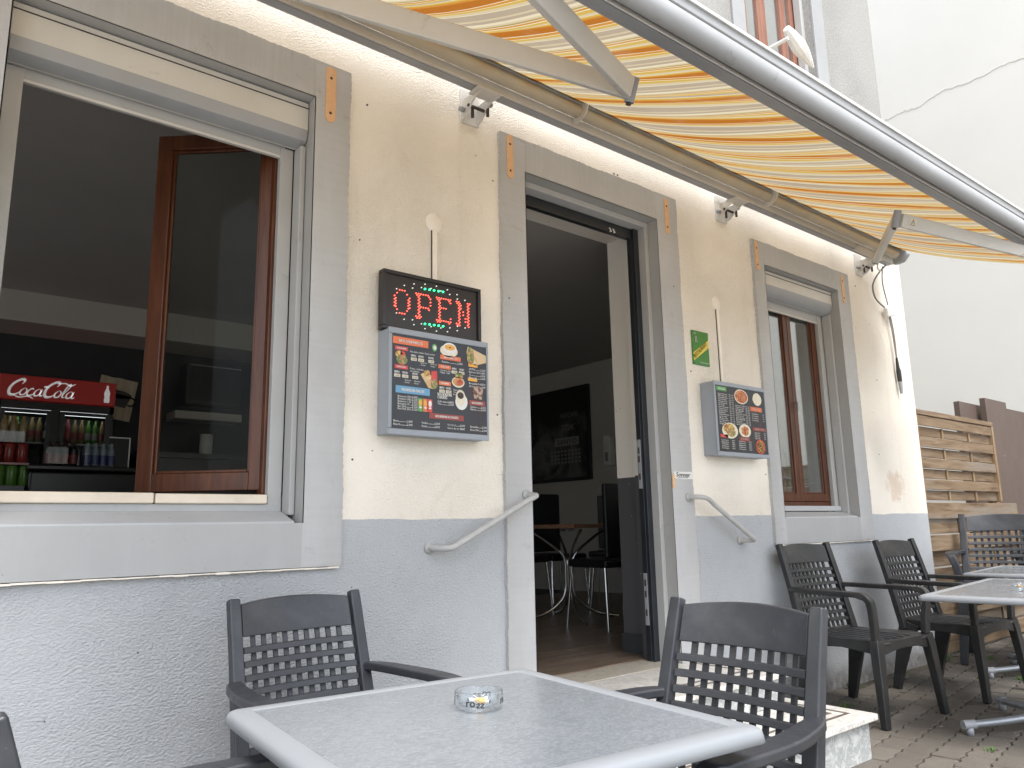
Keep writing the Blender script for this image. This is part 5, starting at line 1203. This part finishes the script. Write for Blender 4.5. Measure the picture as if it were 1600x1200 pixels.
for k in range(4):
    A0 = fa+R(-8)+k*math.pi/2
    wrap_text(mb, 'ro', A0-.21, .0526, .012, .016); wrap_text(mb, 'ss', A0+.21, .0526, .009, .016, True)
mb.build('lettering', M_RUBBER, t, world=False)
def butt(loc, rz, lb, ln=.03):
    o = thing('cigarette_butt', lb, 'cigarette butt', loc, rz, 'cigarette butts')
    MB().tube([(-ln/2, 0, 0), (.003, 0, 0)], .0038, 8).build('filter', PY, o, world=False); MB().tube([(.0031, 0, 0), (ln/2, 0, .001)], .0036, 8).build('paper', PW, o, world=False)
    MB().tube([(ln/2, 0, .001), (ln/2+.003, 0, .001)], .003, 6).build('ash_tip', M_RUBBER, o, world=False)
butt((1.052, -1.402, az+.013), R(20), 'orange filtered cigarette butt in the glass ashtray, rightmost of the three')
butt((1.040, -1.392, az+.013), R(150), 'cigarette butt lying across the back of the glass ashtray')
butt((1.044, -1.418, az+.0125), R(-60), 'short stubbed cigarette butt in the middle of the glass ashtray', .022)
t = ashtray((4.66, -1.30, az), 'ashtray filled with dark butts on the table at the right edge of the photo')
for k in range(6): butt((4.66+random.uniform(-.025, .025), -1.30+random.uniform(-.025, .025), az+.016+random.uniform(0, .012)), random.uniform(0, 6), 'cigarette butt heaped in the ashtray at the right edge')

# ------------------------------------------------------------------ WEEDS, LITTER
M_WEED = pm('weed_green', (.08, .17, .03), .6, .3, 30)
def weed(x, y, n, r, h):
    mb = MB()
    for k in range(n):
        a = random.uniform(0, 6.28); d = random.uniform(0, r); bx, by = x+d*math.cos(a), y+d*math.sin(a)*.6; l = random.uniform(.3, 1)*h; a2 = random.uniform(0, 6.28); wv = Vector((-math.sin(a2), math.cos(a2), 0))*.0025
        p0 = Vector((bx, by, -.004)); p1 = p0+Vector((math.cos(a2)*l*.4, math.sin(a2)*l*.4, l*.7)); p2 = p0+Vector((math.cos(a2)*l*.9, math.sin(a2)*l*.9, l*.75))
        mb.add([p0-wv, p0+wv, p1+wv, p1-wv, p2], [(0,1,2,3), (3,2,4)])
    return mb
for (x, y, n, r, h_) in ((5.15, -.06, 70, .05, .07), (6.55, -.035, 160, .12, .10), (6.9, -.55, 150, .13, .07), (6.2, -.72, 50, .06, .04), (6.9, -.25, 40, .1, .04), (4.25, -1.2, 30, .05, .025), (4.6, -.30, 30, .06, .04), (5.4, -1.3, 30, .06, .03)):
    tag(weed(x, y, n, r, h_).build('weeds', M_WEED), kind='stuff')
mb = MB()
for k in range(150):
    x, y = random.uniform(3.9, 9), random.uniform(-2.2, -.1); s = random.uniform(.003, .010); a = random.uniform(0, 3); mb.box(0, 1, 0, 1, 0, 1)
    o = len(mb.v)-8
    for i in range(8):
        vx, vy, vz = mb.v[o+i]; mb.v[o+i] = (x+(vx*math.cos(a)-vy*math.sin(a)*.5)*s, y+(vx*math.sin(a)+vy*math.cos(a)*.5)*s, .0005+vz*s*.25)
tag(mb.build('litter_crumbs', pm('crumbs', (.45, .38, .28), .8, .4, 200)), kind='stuff')
M_TWIG = flat('twig', (.06, .045, .03), .8)
mb = MB()
for k in range(40):
    x, y = random.uniform(3.9, 8), random.uniform(-2.2, -.1); a = random.uniform(0, 3); l = random.uniform(.01, .03); mb.beam((x, y, .004), (x+l*math.cos(a), y+l*math.sin(a), .004), .004, .003)
tag(mb.build('twigs', M_TWIG), kind='stuff')
